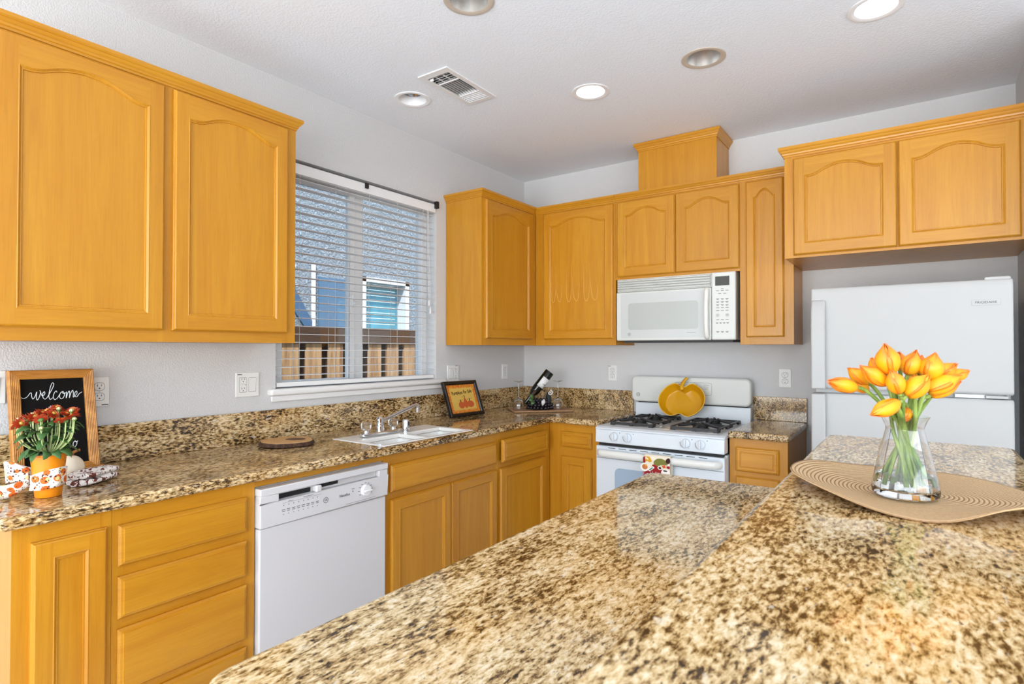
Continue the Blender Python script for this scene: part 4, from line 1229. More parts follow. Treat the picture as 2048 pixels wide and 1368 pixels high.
for r_, z_, f_ in ((0.028, 0.155, 0.0), (0.083, 0.126, -0.01), (-0.025, 0.142, -0.03), (-0.060, 0.128, -0.04), (0.018, 0.104, -0.05), (-0.090, 0.104, 0.0), (0.066, 0.150, 0.0), (0.012, 0.137, -0.04)):
    p = rv * r_ + fv * f_ + Vector((0, 0, z_ + FLZ))
    if bud0 is None: bo = bud0 = build('bud', bm_, redm, mum, local=True)
    else: bo = bud0.copy(); COL.objects.link(bo)
    bo.location = p + Vector((0, 0, 0.0)); stem_ends.append(p)
for p in stem_ends:
    a = Vector((p.x * 0.18, p.y * 0.18, 0.015 + 0.0)) + Vector((0, 0, 0.112))
    a.z = 0.112
    base = Vector((p.x * 0.2, p.y * 0.2, 0.123))
    P0 = Vector((p.x * 0.25, p.y * 0.25, 0.1255))
    s0 = Vector((p.x * 0.22, p.y * 0.22, 0.1262))
    q = [Vector((p.x * 0.2, p.y * 0.2, 0.124)), Vector((p.x * 0.88, p.y * 0.88, 0.124 + 0.45 * (p.z))), p + Vector((0, 0, 0.124 - 0.002))]
    build('stem', MB().tube(crom([tuple(v) for v in q], 5), 0.0016, 6), stemm, mum, local=True)
for o in list(mum.children):           # flower heads and buds were placed above the soil level
    if o.name.split('.')[0] in ('flower', 'bud'): o.location.z += 0.124
def mum_leaf(L=0.042, W=0.0135):
    mb = MB(); n = 8
    P = []
    for i in range(n + 1):
        t = i / n
        w = W * (sin(pi * min(1, t * 0.95 + 0.05)) ** 0.7) * (0.72 + 0.28 * abs(cos(pi * t * 3.2)))
        z = 0.010 * sin(pi * t) - 0.012 * t * t
        P += [(L * t, -w, z + 0.003), (L * t, 0, z), (L * t, w, z + 0.003)]
    F = [(i * 3 + j, i * 3 + j + 1, i * 3 + j + 4, i * 3 + j + 3) for i in range(n) for j in range(2)]
    return mb.add(P, F)
lf0 = build('leaf', mum_leaf(), leafm, mum, local=True, smooth=60)
sol = lf0.modifiers.new('thick', 'SOLIDIFY'); sol.thickness = 0.0006
LV = []
for i in range(58):
    if i < 16: a, z_, rr, dp = 2 * pi * i / 16 + rng.uniform(-0.2, 0.2), 0.132, 0.030, rng.uniform(-0.15, 0.3)
    else: a, z_, rr, dp = rng.uniform(0, 2 * pi), rng.uniform(0.145, 0.225), rng.uniform(0.010, 0.050), rng.uniform(-0.7, 0.3)
    LV.append((a, z_, rr, dp))
for i, (a, z_, rr, dp) in enumerate(LV):
    o = lf0 if i == 0 else lf0.copy()
    if i: COL.objects.link(o)
    o.location = (rr * cos(a), rr * sin(a), z_)
    o.rotation_euler = (rng.uniform(-0.5, 0.5), dp, a)
    o.scale = [rng.uniform(0.8, 1.15)] * 3

# ---- printed ribbon around the pot
prn = mat('pumpkin_print', rgb(238, 230, 224), 0.75)
g = NT(prn)
def cells(scale, r0, r1, off):
    cv = g.coord((1, 1, 1), off)
    dis = g.voro(cv, scale, 'F1', 'Distance')
    return g.ramp(dis, [(r0, 1.0), (r1, 0.0)])
c = g.mix(cells(36, 0.38, 0.41, (0.3, 0.2, 0.5)), rgb(240, 232, 226), rgb(222, 104, 30))
c = g.mix(cells(44, 0.26, 0.29, (1.1, 0.4, 0.9)), c, rgb(240, 214, 140))
c = g.mix(cells(80, 0.22, 0.26, (0.6, 1.2, 0.2)), c, rgb(84, 34, 26))
c = g.mix(cells(130, 0.24, 0.26, (0.1, 0.8, 1.3)), c, rgb(60, 66, 48))
g.col(c)
rb = thing('printed_ribbon', 'white ribbon printed with pumpkins, tied round the orange pot with a bow', 'ribbon', (0.43, -3.22, 0.9085))
peach = mat('ribbon_back', rgb(226, 170, 118), 0.8)
def strip(mb, rows):
    k = len(rows[0])
    return mb.add([p for r in rows for p in r], [(i * k + j, i * k + j + 1, (i + 1) * k + j + 1, (i + 1) * k + j) for i in range(len(rows) - 1) for j in range(k - 1)])
rows = []
for i in range(49):                      # band round the pot, higher at the right, flaring at the bottom
    a = 2 * pi * i / 48
    d = Vector((cos(a), sin(a), 0))
    hr = d.dot(rv); ff = -d.dot(fv)
    z0 = 0.938 + 0.004 * hr - 0.004 * ff
    z1 = 0.982 + 0.014 * hr + 0.002 * ff
    row = []
    for j in range(6):
        t = j / 5
        z = z0 + (z1 - z0) * t
        r_ = 0.0345 + 0.009 * (z - 0.932) / 0.098 + 0.0035 + 0.007 * (1 - t) ** 2 * (0.5 + 0.5 * ff) + 0.0015 * sin(7 * a)
        row.append((px + d.x * r_, py + d.y * r_, z))
    rows.append(row)
o = build('band', strip(MB(), rows), [prn], rb, smooth=60)
m_ = o.modifiers.new('thick', 'SOLIDIFY'); m_.thickness = 0.0012
def loop_part(nm, c0, pts, width, up):
    rows = []
    P = crom(pts, 6)
    for i, p in enumerate(P):
        t = i / (len(P) - 1)
        w = width * (0.35 + 0.65 * sin(pi * min(1, 0.12 + 0.88 * t)) ** 0.6) if nm == 'loop' else width * (0.5 + 0.5 * t)
        row = []
        for j in range(5):
            s_ = (j / 4 - 0.5)
            q = p + up * (w * s_) + Vector((0.003 * sin(5 * t + 2 * s_), 0, 0))
            q.z = max(q.z, 0.9105)
            row.append(tuple(q))
        rows.append(row)
    o = build(nm, strip(MB(), rows), [prn], rb, smooth=60)
    m_ = o.modifiers.new('thick', 'SOLIDIFY'); m_.thickness = 0.0012
Lp = lambda r_, f_, z_: PC + rv * r_ + fv * f_ + Vector((0, 0, z_))
loop_part('loop', 0, [Lp(-0.034, -0.030, 0.062), Lp(-0.055, -0.052, 0.080), Lp(-0.085, -0.050, 0.080), Lp(-0.104, -0.025, 0.070), Lp(-0.092, 0.005, 0.062), Lp(-0.055, 0.004, 0.060), Lp(-0.042, -0.006, 0.060)], 0.066, Vector((0.10, -0.10, 0.98)).normalized())
loop_part('tail', 0, [Lp(-0.034, -0.034, 0.046), Lp(-0.052, -0.060, 0.034), Lp(-0.080, -0.066, 0.026), Lp(-0.116, -0.056, 0.024)], 0.060, Vector((0.35, -0.40, 0.85)).normalized())

# ---- white pumpkin
wp = thing('white_pumpkin', 'small cream pumpkin with a brown stem beside the orange pot', 'pumpkin', (0.275, -3.098, 0.9085))
build('body', MB().ell((0, 0, 0.043), 0.038, 0.038, 0.0425, 36, 16, mod=lambda a, t: 1 + 0.05 * abs(cos(3.5 * a)) * sin(t)), mat('cream_pumpkin', rgb(232, 218, 196), 0.5), wp, local=True, smooth=60)
build('stem', MB().tube(crom([(0, 0, 0.080), (0.002, 0.004, 0.092), (0.006, 0.016, 0.099), (0.008, 0.024, 0.101)], 4), [0.007] * 5 + [0.005] * 4 + [0.0045] * 4, 8), mat('pumpkin_stem', rgb(140, 86, 34), 0.7), wp, local=True)

# ---- folded patterned napkin
nap = mat('leaf_print', rgb(232, 226, 222), 0.85)
g = NT(nap)
m1 = g.ramp(g.noise(g.coord((1, 1, 1), (0, 0, 0.5)), 48, 2, 0.5, 1.6), [(0.53, 0.0), (0.56, 1.0)])
c = g.mix(m1, rgb(234, 228, 224), rgb(104, 46, 36))
c = g.mix(g.ramp(g.noise(g.coord(), 120, 2, 0.5, 1.0), [(0.63, 0.0), (0.66, 1.0)]), c, rgb(58, 34, 30))
g.col(c)
n0, n1 = Vector((0.385, -3.128, 0.9085)), Vector((0.300, -2.985, 0.9085))
mb = MB()
ax = (n1 - n0); Ln = ax.length; ax.normalize(); sd = Vector((ax.y, -ax.x, 0))
NU, NV = 22, 20
for lay, (zo, hh, ww) in enumerate(((0.0, 0.024, 0.048), (0.0225, 0.020, 0.040))):
    P = []
    for i in range(NU + 1):
        t = i / NU
        e = max(0.02, (1 - abs(2 * t - 1) ** 5)) ** 0.5
        for j in range(NV):
            a = 2 * pi * j / NV
            cx = (abs(cos(a)) ** 0.6) * (1 if cos(a) > 0 else -1); cz = (abs(sin(a)) ** 0.8) * (1 if sin(a) > 0 else -1)
            w = ww * e * (1 + 0.08 * sin(6 * t + lay))
            h = hh * (0.55 + 0.45 * e) * (1 + 0.14 * sin(9 * t + 2 * a))
            q = n0 + ax * (Ln * t) + sd * (w * cx + 0.006 * lay) + Vector((0, 0, 0.0008 + zo + h * (0.5 + 0.5 * cz)))
            P.append(tuple(q))
    mb.add(P, [(i * NV + j, i * NV + (j + 1) % NV, (i + 1) * NV + (j + 1) % NV, (i + 1) * NV + j) for i in range(NU) for j in range(NV)] + [tuple(range(NV)), tuple(NU * NV + j for j in range(NV))])
o = build('folded_napkin', mb, nap, None, loc=(0.32, -3.03, 0.9085), smooth=70)
tagit(o, 'folded white napkin with dark red leaf print lying by the cream pumpkin', 'napkin')

# ---- wood slice
ws = thing('wood_slice', 'round wood slice board with dark bark edge left of the sink', 'trivet', (0.215, -2.255, 0.9085))
wst = mat('slice_wood', rgb(204, 158, 100), 0.55)
g = NT(wst)
wv = g.n('ShaderNodeTexWave', wave_type='RINGS', rings_direction='Z')
wv.inputs['Scale'].default_value = 32; wv.inputs['Distortion'].default_value = 2.5
g.l(g.coord((1, 0.8, 1)), wv.inputs['Vector'])
g.col(g.ramp(wv.outputs['Fac'], [(0.0, rgb(188, 138, 80)), (1.0, rgb(212, 168, 110))]))
bark = mat('bark', rgb(62, 42, 30), 0.9)
g = NT(bark); g.col(g.ramp(g.noise(g.coord((90, 90, 30)), 1, 4, 0.7), [(0.35, rgb(38, 26, 20)), (0.65, rgb(92, 62, 42))])); g.bump(g.noise(g.coord((90, 90, 30)), 1, 4, 0.7), 0.9, 0.004)
def wob(a): return 1 + 0.03 * sin(3 * a + 0.5) + 0.02 * sin(5 * a) + 0.008 * sin(17 * a)
build('bark', MB().lathe([(0.0, 0.0005), (0.110, 0.0005), (0.119, 0.006), (0.117, 0.014), (0.1105, 0.0205), (0.108, 0.0205), (0.0, 0.0204)], (0, 0, 0), 72, mod=lambda a, h: wob(a) * (1 + 0.006 * sin(31 * a + h * 300))), bark, ws, local=True)
build('face', MB().lathe([(0.0, 0.0206), (0.1085, 0.0206), (0.1075, 0.0222), (0.0, 0.0224)], (0, 0, 0), 72, mod=lambda a, h: wob(a)), wst, ws, local=True)
build('heart', MB().lathe([(0.0, 0.0226), (0.040, 0.0226), (0.039, 0.0232), (0, 0.0232)], (0.01, 0.035, 0), 40, mod=lambda a, h: 1 + 0.12 * sin(2 * a + 0.6) + 0.05 * sin(5 * a)), mat('heartwood', rgb(92, 58, 32), 0.6), ws, local=True, label='dark oval heartwood')

# ---- framed pumpkin picture
FW_, FH_ = 0.305, 0.236
pf = thing('picture_frame', 'small black framed Pumpkins for Sale picture leaning behind the sink', 'picture', (0.168, -1.088, 0.9095), rot=lean_rot(rad(21), rad(-5)))
build('frame', frame_ring(MB(), FW_, FH_, 0.024, 0, 0.02, [(0, 0), (0, 0.020), (0.004, 0.023), (0.018, 0.021), (0.024, 0.014), (0.024, 0)]), 'black', pf, local=True, smooth=25)
artm = mat('picture_border', rgb(206, 112, 20), 0.6)
g = NT(artm); g.col(g.ramp(g.noise(g.coord(), 90, 3, 0.7), [(0.4, rgb(190, 88, 18)), (0.6, rgb(222, 150, 50))]))
art = build('picture', MB().box(0.022, FW_ - 0.022, 0.022, FH_ - 0.022, 0.004, 0.010), artm, pf, local=True)
build('panel', MB().box(0.048, FW_ - 0.048, 0.043, FH_ - 0.045, 0.0101, 0.0106), mat('picture_panel', rgb(206, 168, 78), 0.7), art, local=True)
pk = mat('picture_pumpkin', rgb(186, 84, 34), 0.7)
cx = FW_ / 2 + 0.012
def blob(c, rx, ry, p=1.0, neck=0.0):
    out = []
    for i in range(28):
        a = 2 * pi * i / 28
        y = sin(a); x = cos(a) * (1 - neck * max(0, y) ** 0.8)
        out.append((c[0] + rx * x, c[1] + ry * y))
    return out
mb = MB().prism(blob((cx - 0.040, 0.075), 0.026, 0.023), 0.0107, 0.0111).prism(blob((cx + 0.042, 0.078), 0.032, 0.022), 0.0107, 0.01115).prism(blob((cx, 0.090), 0.021, 0.037, neck=0.75), 0.0107, 0.0113)
build('pumpkins', mb, pk, art, local=True, smooth=0)
mb = MB().box(cx - 0.044, cx - 0.038, 0.096, 0.112, 0.0107, 0.0114).box(cx - 0.002, cx + 0.003, 0.124, 0.140, 0.0107, 0.0114).box(cx + 0.038, cx + 0.044, 0.098, 0.117, 0.0107, 0.0114)
for x, y in ((-0.058, 0.104), (-0.026, 0.108), (-0.018, 0.128), (0.022, 0.108), (0.060, 0.113)):
    mb.tube([(cx + x + 0.004 * cos(a * 0.7), y + 0.004 * sin(a * 0.7), 0.0112) for a in range(7)], 0.0006, 4)
mb.text('Pumpkins for Sale', 0.030, lambda x, y, z: (FW_ / 2 + x * 0.86, 0.160 + y * 1.15 + 0.004 * x / 0.1 + 0.002 * sin(x * 90), 0.0110 + z))
build('lettering', mb, 'board', art, local=True, smooth=0)

# ---- wine set in the corner
ang = rad(45)
mt = thing('woven_tray_mat', 'tan woven rectangular mat under the wine set in the corner', 'mat', (0.372, -0.352, 0.9085), rot=(0, 0, ang))
weave = mat('weave', rgb(176, 136, 98), 0.8)
g = NT(weave)
wv = g.n('ShaderNodeTexWave', wave_type='BANDS', bands_direction='X'); wv.inputs['Scale'].default_value = 60; wv.inputs['Distortion'].default_value = 1.5
g.l(g.coord(), wv.inputs['Vector'])
g.col(g.mix(wv.outputs['Fac'], rgb(146, 106, 74), rgb(194, 156, 116))); g.bump(wv.outputs['Fac'], 0.5, 0.002)
build('weave', MB().box(-0.205, 0.205, -0.125, 0.125, 0.0006, 0.006), weave, mt, local=True)
mb = MB(); frame = rrect(-0.207, 0.207, -0.127, 0.127, 0.006, 3)
mb.tube([(x, y, 0.0066) for x, y in frame], 0.006, 6, closed=True)
build('rim', mb, weave, mt, local=True)
MT = 0.9085 + 0.0065
def wineglass():
    pr = [(0.0345, 0.0), (0.0385, 0.018), (0.0395, 0.036), (0.034, 0.058), (0.020, 0.074), (0.006, 0.082), (0.0042, 0.092), (0.0038, 0.15), (0.0042, 0.190), (0.010, 0.197), (0.034, 0.2025), (0.0345, 0.204), (0.0, 0.2045)]
    inn = [(0.0, 0.076), (0.018, 0.070), (0.0325, 0.056), (0.038, 0.036), (0.037, 0.018), (0.0333, 0.0)]
    return MB().lathe(inn[::1] + pr, (0, 0, 0), 28)
for i, (x, y, lb) in enumerate(((0.249, -0.443, 'wine glass standing upside down left of the wine bottle'), (0.462, -0.254, 'wine glass standing upside down right of the wine bottle'))):
    o = build('wine_glass', wineglass(), 'clear', None, local=True, smooth=60)
    o.location = (x, y, MT); tagit(o, lb, 'wine glass', 'upside-down wine glasses')
# holder with grapes
hd = thing('grape_bottle_holder', 'dark grape cluster bottle holder with leaves and a white rose', 'bottle holder', (0.352, -0.322, MT))
gm_ = mat('grape', rgb(30, 24, 34), 0.22)
HC = Vector((0.352, -0.322, MT))
build('base', MB().ell((HC.x, HC.y, MT + 0.022), 0.075, 0.075, 0.0215, 20, 8), 'matte', hd)
gp = build('grape', MB().ell((0, 0, 0), 0.0115, 0.0115, 0.0115, 12, 8), gm_, hd, local=True, smooth=80)
cnt = 0
rr_ = random.Random(5)
GP = []
for ring, (R_, z_, n_) in enumerate(((0.090, 0.0125, 22), (0.082, 0.031, 20), (0.068, 0.049, 16), (0.048, 0.063, 11))):
    for i in range(n_):
        a = 2 * pi * (i + 0.5 * (ring % 2)) / n_
        GP.append((R_ * cos(a) + rr_.uniform(-0.003, 0.003), R_ * sin(a) + rr_.uniform(-0.003, 0.003), z_ + rr_.uniform(0, 0.004)))
def _clear(p):                          # keep the grapes off the bottle's neck and shoulder
    q = HC + Vector(p); d_ = q - Vector((0.414, -0.285, 1.183)); a_ = (Rv * sin(rad(38)) + Vector((0, 0, cos(rad(38))))).normalized()
    return (d_ - a_ * d_.dot(a_)).length > 0.030
Rv = Vector((0.8177, 0.5757, 0))
GP = [p for p in GP if _clear(p)]
for i, p in enumerate(GP):
    o = gp if i == 0 else gp.copy()
    if i: COL.objects.link(o)
    o.location = p
# cradle that carries the bottle neck
Rv = Vector((0.8177, 0.5757, 0))
axb = (Rv * sin(rad(38)) + Vector((0, 0, cos(rad(38))))).normalized()
bb = Vector((0.414, -0.285, 1.183))                 # centre of the bottle's foot, highest point
def bx(l, r_=0.0, s=Vector((0, 0, 0))): return bb - axb * l
sideb = fv
upb = axb.cross(sideb).normalized()
def lathe_axis(prof, n=28):
    mb = MB(); P = []
    for r_, l in prof:
        for j in range(n):
            a = 2 * pi * j / n
            P.append(tuple(bx(l) + sideb * (r_ * cos(a)) + upb * (r_ * sin(a))))
    k = len(prof)
    F = [(i * n + j, i * n + (j + 1) % n, (i + 1) * n + (j + 1) % n, (i + 1) * n + j) for i in range(k - 1) for j in range(n)]
    return mb.add(P, F + [tuple(range(n)), tuple((k - 1) * n + j for j in range(n))])
wb = thing('wine_bottle', 'dark wine bottle with white label tilted neck-down in the holder', 'bottle', tuple(bx(0.26)))
build('glass', lathe_axis([(0.0005, 0.006), (0.022, 0.002), (0.031, 0.0), (0.0345, 0.005), (0.0345, 0.165), (0.030, 0.188), (0.018, 0.212), (0.0145, 0.225), (0.0140, 0.275), (0.0155, 0.277), (0.0155, 0.285), (0.0135, 0.288)]), mat('bottle_glass', rgb(22, 24, 16), 0.08), wb)
lbp = []
mb = MB(); n = 20
for k_, l in enumerate((0.052, 0.130)):
    for j in range(n + 1):
        a = rad(150 + 150 * j / n)
        lbp.append(tuple(bx(l) + sideb * (0.0350 * cos(a)) + upb * (0.0350 * sin(a))))
mb.add(lbp, [(j, j + 1, n + 1 + j + 1, n + 1 + j) for j in range(n)])
lab = build('label', mb, mat('label_paper', rgb(236, 236, 234), 0.7), wb, smooth=80, label='white paper label')
m_ = lab.modifiers.new('thick', 'SOLIDIFY'); m_.thickness = 0.0004; m_.offset = 1
mb = MB()
for i in range(4):
    a = rad(205 + 16 * i)
    c0 = bx(0.100) + sideb * (0.0358 * cos(a)) + upb * (0.0358 * sin(a))
    tn = (-sideb * sin(a) + upb * cos(a))
    mb.tube([tuple(c0 - tn * 0.003 + axb * 0.004), tuple(c0 + tn * 0.0005 - axb * 0.003), tuple(c0 + tn * 0.003 + axb * 0.002)], 0.0012, 5)
build('lettering', mb, 'board', lab)
mb = MB()
mb.tube([tuple(HC + Vector((-0.02, -0.02, 0.045))), tuple(bx(0.205) - fv * 0.030), tuple(bx(0.17) - fv * 0.040)], [0.010, 0.013, 0.011], 8)
build('cradle', mb, mat('cradle_brown', rgb(74, 50, 36), 0.7), hd)
def leaf_poly(mb, c, L, W, dirv, nrm, m=0):
    sv = dirv.cross(nrm).normalized(); n = 8; P = []
    for i in range(n + 1):
        t = i / n; w = W * sin(pi * t) ** 0.7 * (0.75 + 0.25 * abs(cos(6 * t)))
        q = c + dirv * (L * t) + nrm * (0.010 * sin(pi * t))
        P += [tuple(q - sv * w), tuple(q + nrm * 0.003), tuple(q + sv * w)]
    return mb.add(P, [(i * 3 + j, i * 3 + j + 1, i * 3 + j + 4, i * 3 + j + 3) for i in range(n) for j in range(2)], m)
gl_ = mat('grape_leaf', rgb(78, 112, 62), 0.5)
for r_, f_, z_, dr, col in ((-0.045, -0.050, 0.062, (-0.8, -0.3, 0.2), gl_), (-0.050, -0.055, 0.075, (-0.5, 0.1, 0.7), gl_), (-0.040, -0.070, 0.058, (-0.6, -0.6, -0.4), gl_)):
    mb = MB(); leaf_poly(mb, HC + rv * r_ + fv * f_ + Vector((0, 0, z_)), 0.042, 0.015, (rv * dr[0] + fv * dr[1] + Vector((0, 0, dr[2]))).normalized(), (-fv * 0.8 + Vector((0, 0, 0.5))).normalized())
    o = build('leaf', mb, col, hd, smooth=60); m_ = o.modifiers.new('thick', 'SOLIDIFY'); m_.thickness = 0.001
wpet = mat('white_petal', rgb(226, 222, 220), 0.6)
mb = MB(); leaf_poly(mb, HC + rv * 0.012 + fv * -0.100 + Vector((0, 0, 0.032)), 0.050, 0.014, (rv * 0.3 + Vector((0, 0, 1))).normalized(), (-fv + Vector((0, 0, 0.2))).normalized())
o = build('white_leaf', mb, wpet, hd, smooth=60); m_ = o.modifiers.new('thick', 'SOLIDIFY'); m_.thickness = 0.001
mb = MB(); RC = HC + rv * 0.072 + fv * -0.02 + Vector((0, 0, 0.118))
pts = [tuple(RC + rv * (0.003 + 0.0013 * i) * cos(i * 0.6) + Vector((0, 0, 1)) * (0.003 + 0.0013 * i) * sin(i * 0.6) - fv * 0.010 + fv * 0.0008 * i) for i in range(14)]
mb.tube(pts, 0.0042, 6, flat=1.0)
build('rose', mb, wpet, hd, label='white rose')
build('backing', MB().ell(tuple(HC + rv * 0.062 + Vector((0, 0, 0.062))), 0.022, 0.022, 0.062, 12, 8), 'matte', hd)

# ================================================================== on the range
# ---- pumpkin-shaped baking dish, leaning on the backguard
def pumpkin_outline(s, n=72):
    """lobed pumpkin outline in the unit of half its width, dips at top and bottom"""
    out = []
    for i in range(n):
        a = 2 * pi * i / n
        r = 1.0 - 0.02 * cos(2 * a)
        x, y = r * cos(a), 0.80 * r * sin(a)
        g1 = math.exp(-((x) / 0.24) ** 2)
        if y > 0: y -= 0.26 * g1
        else: y += 0.20 * g1
        out.append((x * s, y * s))
    return out
pd = thing('pumpkin_dish', 'mustard yellow pumpkin-shaped baking dish standing on the range', 'dish', (1.340, -0.252, 0.9165), rot=(rad(63), 0, 0))
S_ = 0.154; cy = 0.119
rings = [(S_ * 0.985, 0.000), (S_, 0.002), (S_ * 0.985, 0.005), (S_ * 0.955, 0.003), (S_ * 0.93, -0.006), (S_ * 0.79, -0.044), (S_ * 0.765, -0.050), (S_ * 0.73, -0.052)]
P, F = [], []
n = 72
for s_, z in rings: P += [(x, y + cy, z) for x, y in pumpkin_outline(s_)]
for i in range(len(rings) - 1):
    for j in range(n): F.append((i * n + j, i * n + (j + 1) % n, (i + 1) * n + (j + 1) % n, (i + 1) * n + j))
F.append(tuple((len(rings) - 1) * n + j for j in range(n)))
b0 = len(P)
outer = [(S_ * 0.985, -0.002), (S_ * 0.97, -0.010), (S_ * 0.83, -0.050), (S_ * 0.77, -0.057)]
for s_, z in outer: P += [(x, y + cy, z) for x, y in pumpkin_outline(s_)]
for j in range(n): F.append((j, (j + 1) % n, b0 + (j + 1) % n, b0 + j))
for i in range(len(outer) - 1):
    for j in range(n): F.append((b0 + i * n + j, b0 + i * n + (j + 1) % n, b0 + (i + 1) * n + (j + 1) % n, b0 + (i + 1) * n + j))
F.append(tuple(b0 + (len(outer) - 1) * n + j for j in range(n)))
build('bowl', MB().add(P, F), 'mustard', pd, local=True, smooth=50)
pts = crom([(-0.004, cy + 0.066, 0.004), (-0.008, cy + 0.090, 0.010), (0.000, cy + 0.122, 0.010), (0.018, cy + 0.150, 0.008)], 5)
build('stem_handle', MB().tube([tuple(p) for p in pts], [0.014] * 4 + [0.013] * 6 + [0.011] * 6, 12, flat=0.7), 'mustard', pd, local=True)
rimm = mat('rim_light_glaze', rgb(226, 188, 96), 0.15)
build('rim', MB().tube([(x, y + cy, 0.0045) for x, y in pumpkin_outline(S_ * 0.985)], 0.0022, 6, closed=True), rimm, pd, local=True, label='paler glazed rim')

# ---- kitchen towel over the oven handle
TW0, TW1 = 1.312, 1.466
tw = thing('kitchen_towel', 'autumn print kitchen towel hanging over the oven door handle', 'towel', (1.389, -0.75, 0.56))
base_m = mat('towel_cream', rgb(240, 228, 206), 0.85)
rows = []
prof = [(-0.722 + 0.006, 0.60), (-0.7145, 0.70), (-0.712, 0.738), (-0.7165, 0.752), (-0.733, 0.7565), (-0.7495, 0.752), (-0.756, 0.735), (-0.7575, 0.70), (-0.758, 0.62), (-0.758, 0.54)]
for i in range(11):
    t = i / 10
    rows.append([(TW0 + (TW1 - TW0) * t, y - (0.0022 * sin(t * 9) if z < 0.74 else 0), z) for y, z in prof])
k = len(prof)
o = build('cloth', MB().add([p for r in rows for p in r], [(i * k + j, i * k + j + 1, (i + 1) * k + j + 1, (i + 1) * k + j) for i in range(10) for j in range(k - 1)]), base_m, tw, smooth=60)
m_ = o.modifiers.new('thick', 'SOLIDIFY'); m_.thickness = 0.0016; m_.offset = 0
cloth = o
# printed motifs: coordinates on the towel face, 0..1 across and 0..1 down from the fold
def tp(u, v, k=0):
    x = TW0 + (TW1 - TW0) * u; z = 0.750 - 0.112 * v
    return (x, -0.7605 - 0.0022 * sin(u * 9) * (1 if z < 0.74 else 0) - 0.0004 * k + (0.008 if z > 0.744 else 0.0), z)
def motif(mb, pts, k=1, m=0):
    poly = [tp(u, v, k) for u, v in pts]
    mb.add(poly, [tuple(range(len(poly)))], m)
def circ(u, v, r, rv_=None, n=20, a0=0, a1=360): return [(u + r * cos(rad(a0 + (a1 - a0) * i / n)), v + (rv_ or r) * sin(rad(a0 + (a1 - a0) * i / n))) for i in range(n + (1 if a1 - a0 < 360 else 0))]
cols = [rgb(150, 20, 24), rgb(222, 160, 26), rgb(124, 124, 54), rgb(222, 96, 30), rgb(246, 240, 232), rgb(60, 30, 24), rgb(200, 120, 70), rgb(70, 140, 130)]
cm = [mat('towel_print', c, 0.85) for c in cols]
mb = MB()
motif(mb, [(0.0, 1.0), (0.0, 0.80), (0.30, 0.66), (0.36, 0.40), (0.48, 0.36), (0.62, 0.52), (0.72, 0.60), (0.80, 0.82), (0.85, 1.0)], 1, 0)
motif(mb, [(0.01, 0.34), (0.0, 0.10), (0.05, 0.02), (0.09, 0.12), (0.09, 0.34)], 1, 0)
motif(mb, [(0.10, 0.30), (0.08, 0.03), (0.22, 0.03), (0.30, 0.12), (0.34, 0.24), (0.26, 0.30), (0.16, 0.22)], 2, 1)
motif(mb, circ(0.66, 0.32, 0.26, 0.26, 24, 180, 360) + [(0.92, 0.34), (0.70, 0.36), (0.52, 0.46), (0.42, 0.36)], 2, 2)
motif(mb, circ(0.94, 0.14, 0.08, 0.13), 3, 5)
motif(mb, [(0.70, 0.38), (0.84, 0.36), (0.86, 0.48), (0.76, 0.50)], 3, 3)
motif(mb, [(0.88, 0.40), (1.0, 0.38), (1.0, 0.52), (0.90, 0.50)], 3, 0)
motif(mb, [(0.50, 0.50), (0.60, 0.48), (0.62, 0.62), (0.54, 0.60)], 3, 3)
motif(mb, circ(0.64, 0.52, 0.09, 0.09), 4, 4)
motif(mb, circ(0.64, 0.52, 0.055, 0.055), 5, 5)
motif(mb, circ(0.85, 0.74, 0.165, 0.20), 4, 4)
motif(mb, circ(0.84, 0.84, 0.07, 0.07), 5, 6)
motif(mb, circ(0.84, 0.63, 0.08, 0.035), 5, 5)
motif(mb, circ(0.07, 0.56, 0.17, 0.20), 3, 4)
motif(mb, circ(0.08, 0.54, 0.11, 0.13), 4, 6)
motif(mb, circ(0.13, 0.46, 0.04, 0.05), 5, 1)
motif(mb, [(0.20, 0.66), (0.38, 0.46), (0.44, 0.54), (0.26, 0.74)], 5, 4)
motif(mb, [(0.24, 0.65), (0.36, 0.52), (0.39, 0.56), (0.27, 0.69)], 6, 7)
build('print', mb, cm, cloth, smooth=0, recalc=False, merge=False)
mb = MB()
for s_ in ([(0.10, 0.80), (0.05, 0.80), (0.03, 0.90), (0.07, 0.97), (0.11, 0.90), (0.07, 0.89)], [(0.20, 0.84), (0.15, 0.86), (0.15, 0.94), (0.20, 0.92), (0.20, 0.84), (0.22, 0.93)], [(0.24, 0.86), (0.36, 0.80)], [(0.30, 0.74), (0.29, 0.90), (0.32, 0.91)], [(0.37, 0.72), (0.36, 0.90), (0.40, 0.80), (0.43, 0.82), (0.43, 0.90)], [(0.46, 0.84), (0.52, 0.80), (0.49, 0.74), (0.46, 0.82), (0.50, 0.90), (0.55, 0.82)], [(0.56, 0.74), (0.56, 0.90), (0.57, 0.79), (0.62, 0.76)]):
    mb.tube(crom([tp(u, v, 8) for u, v in s_], 4), 0.0013, 5, flat=0.6)
build('lettering', mb, 'white_text', cloth)

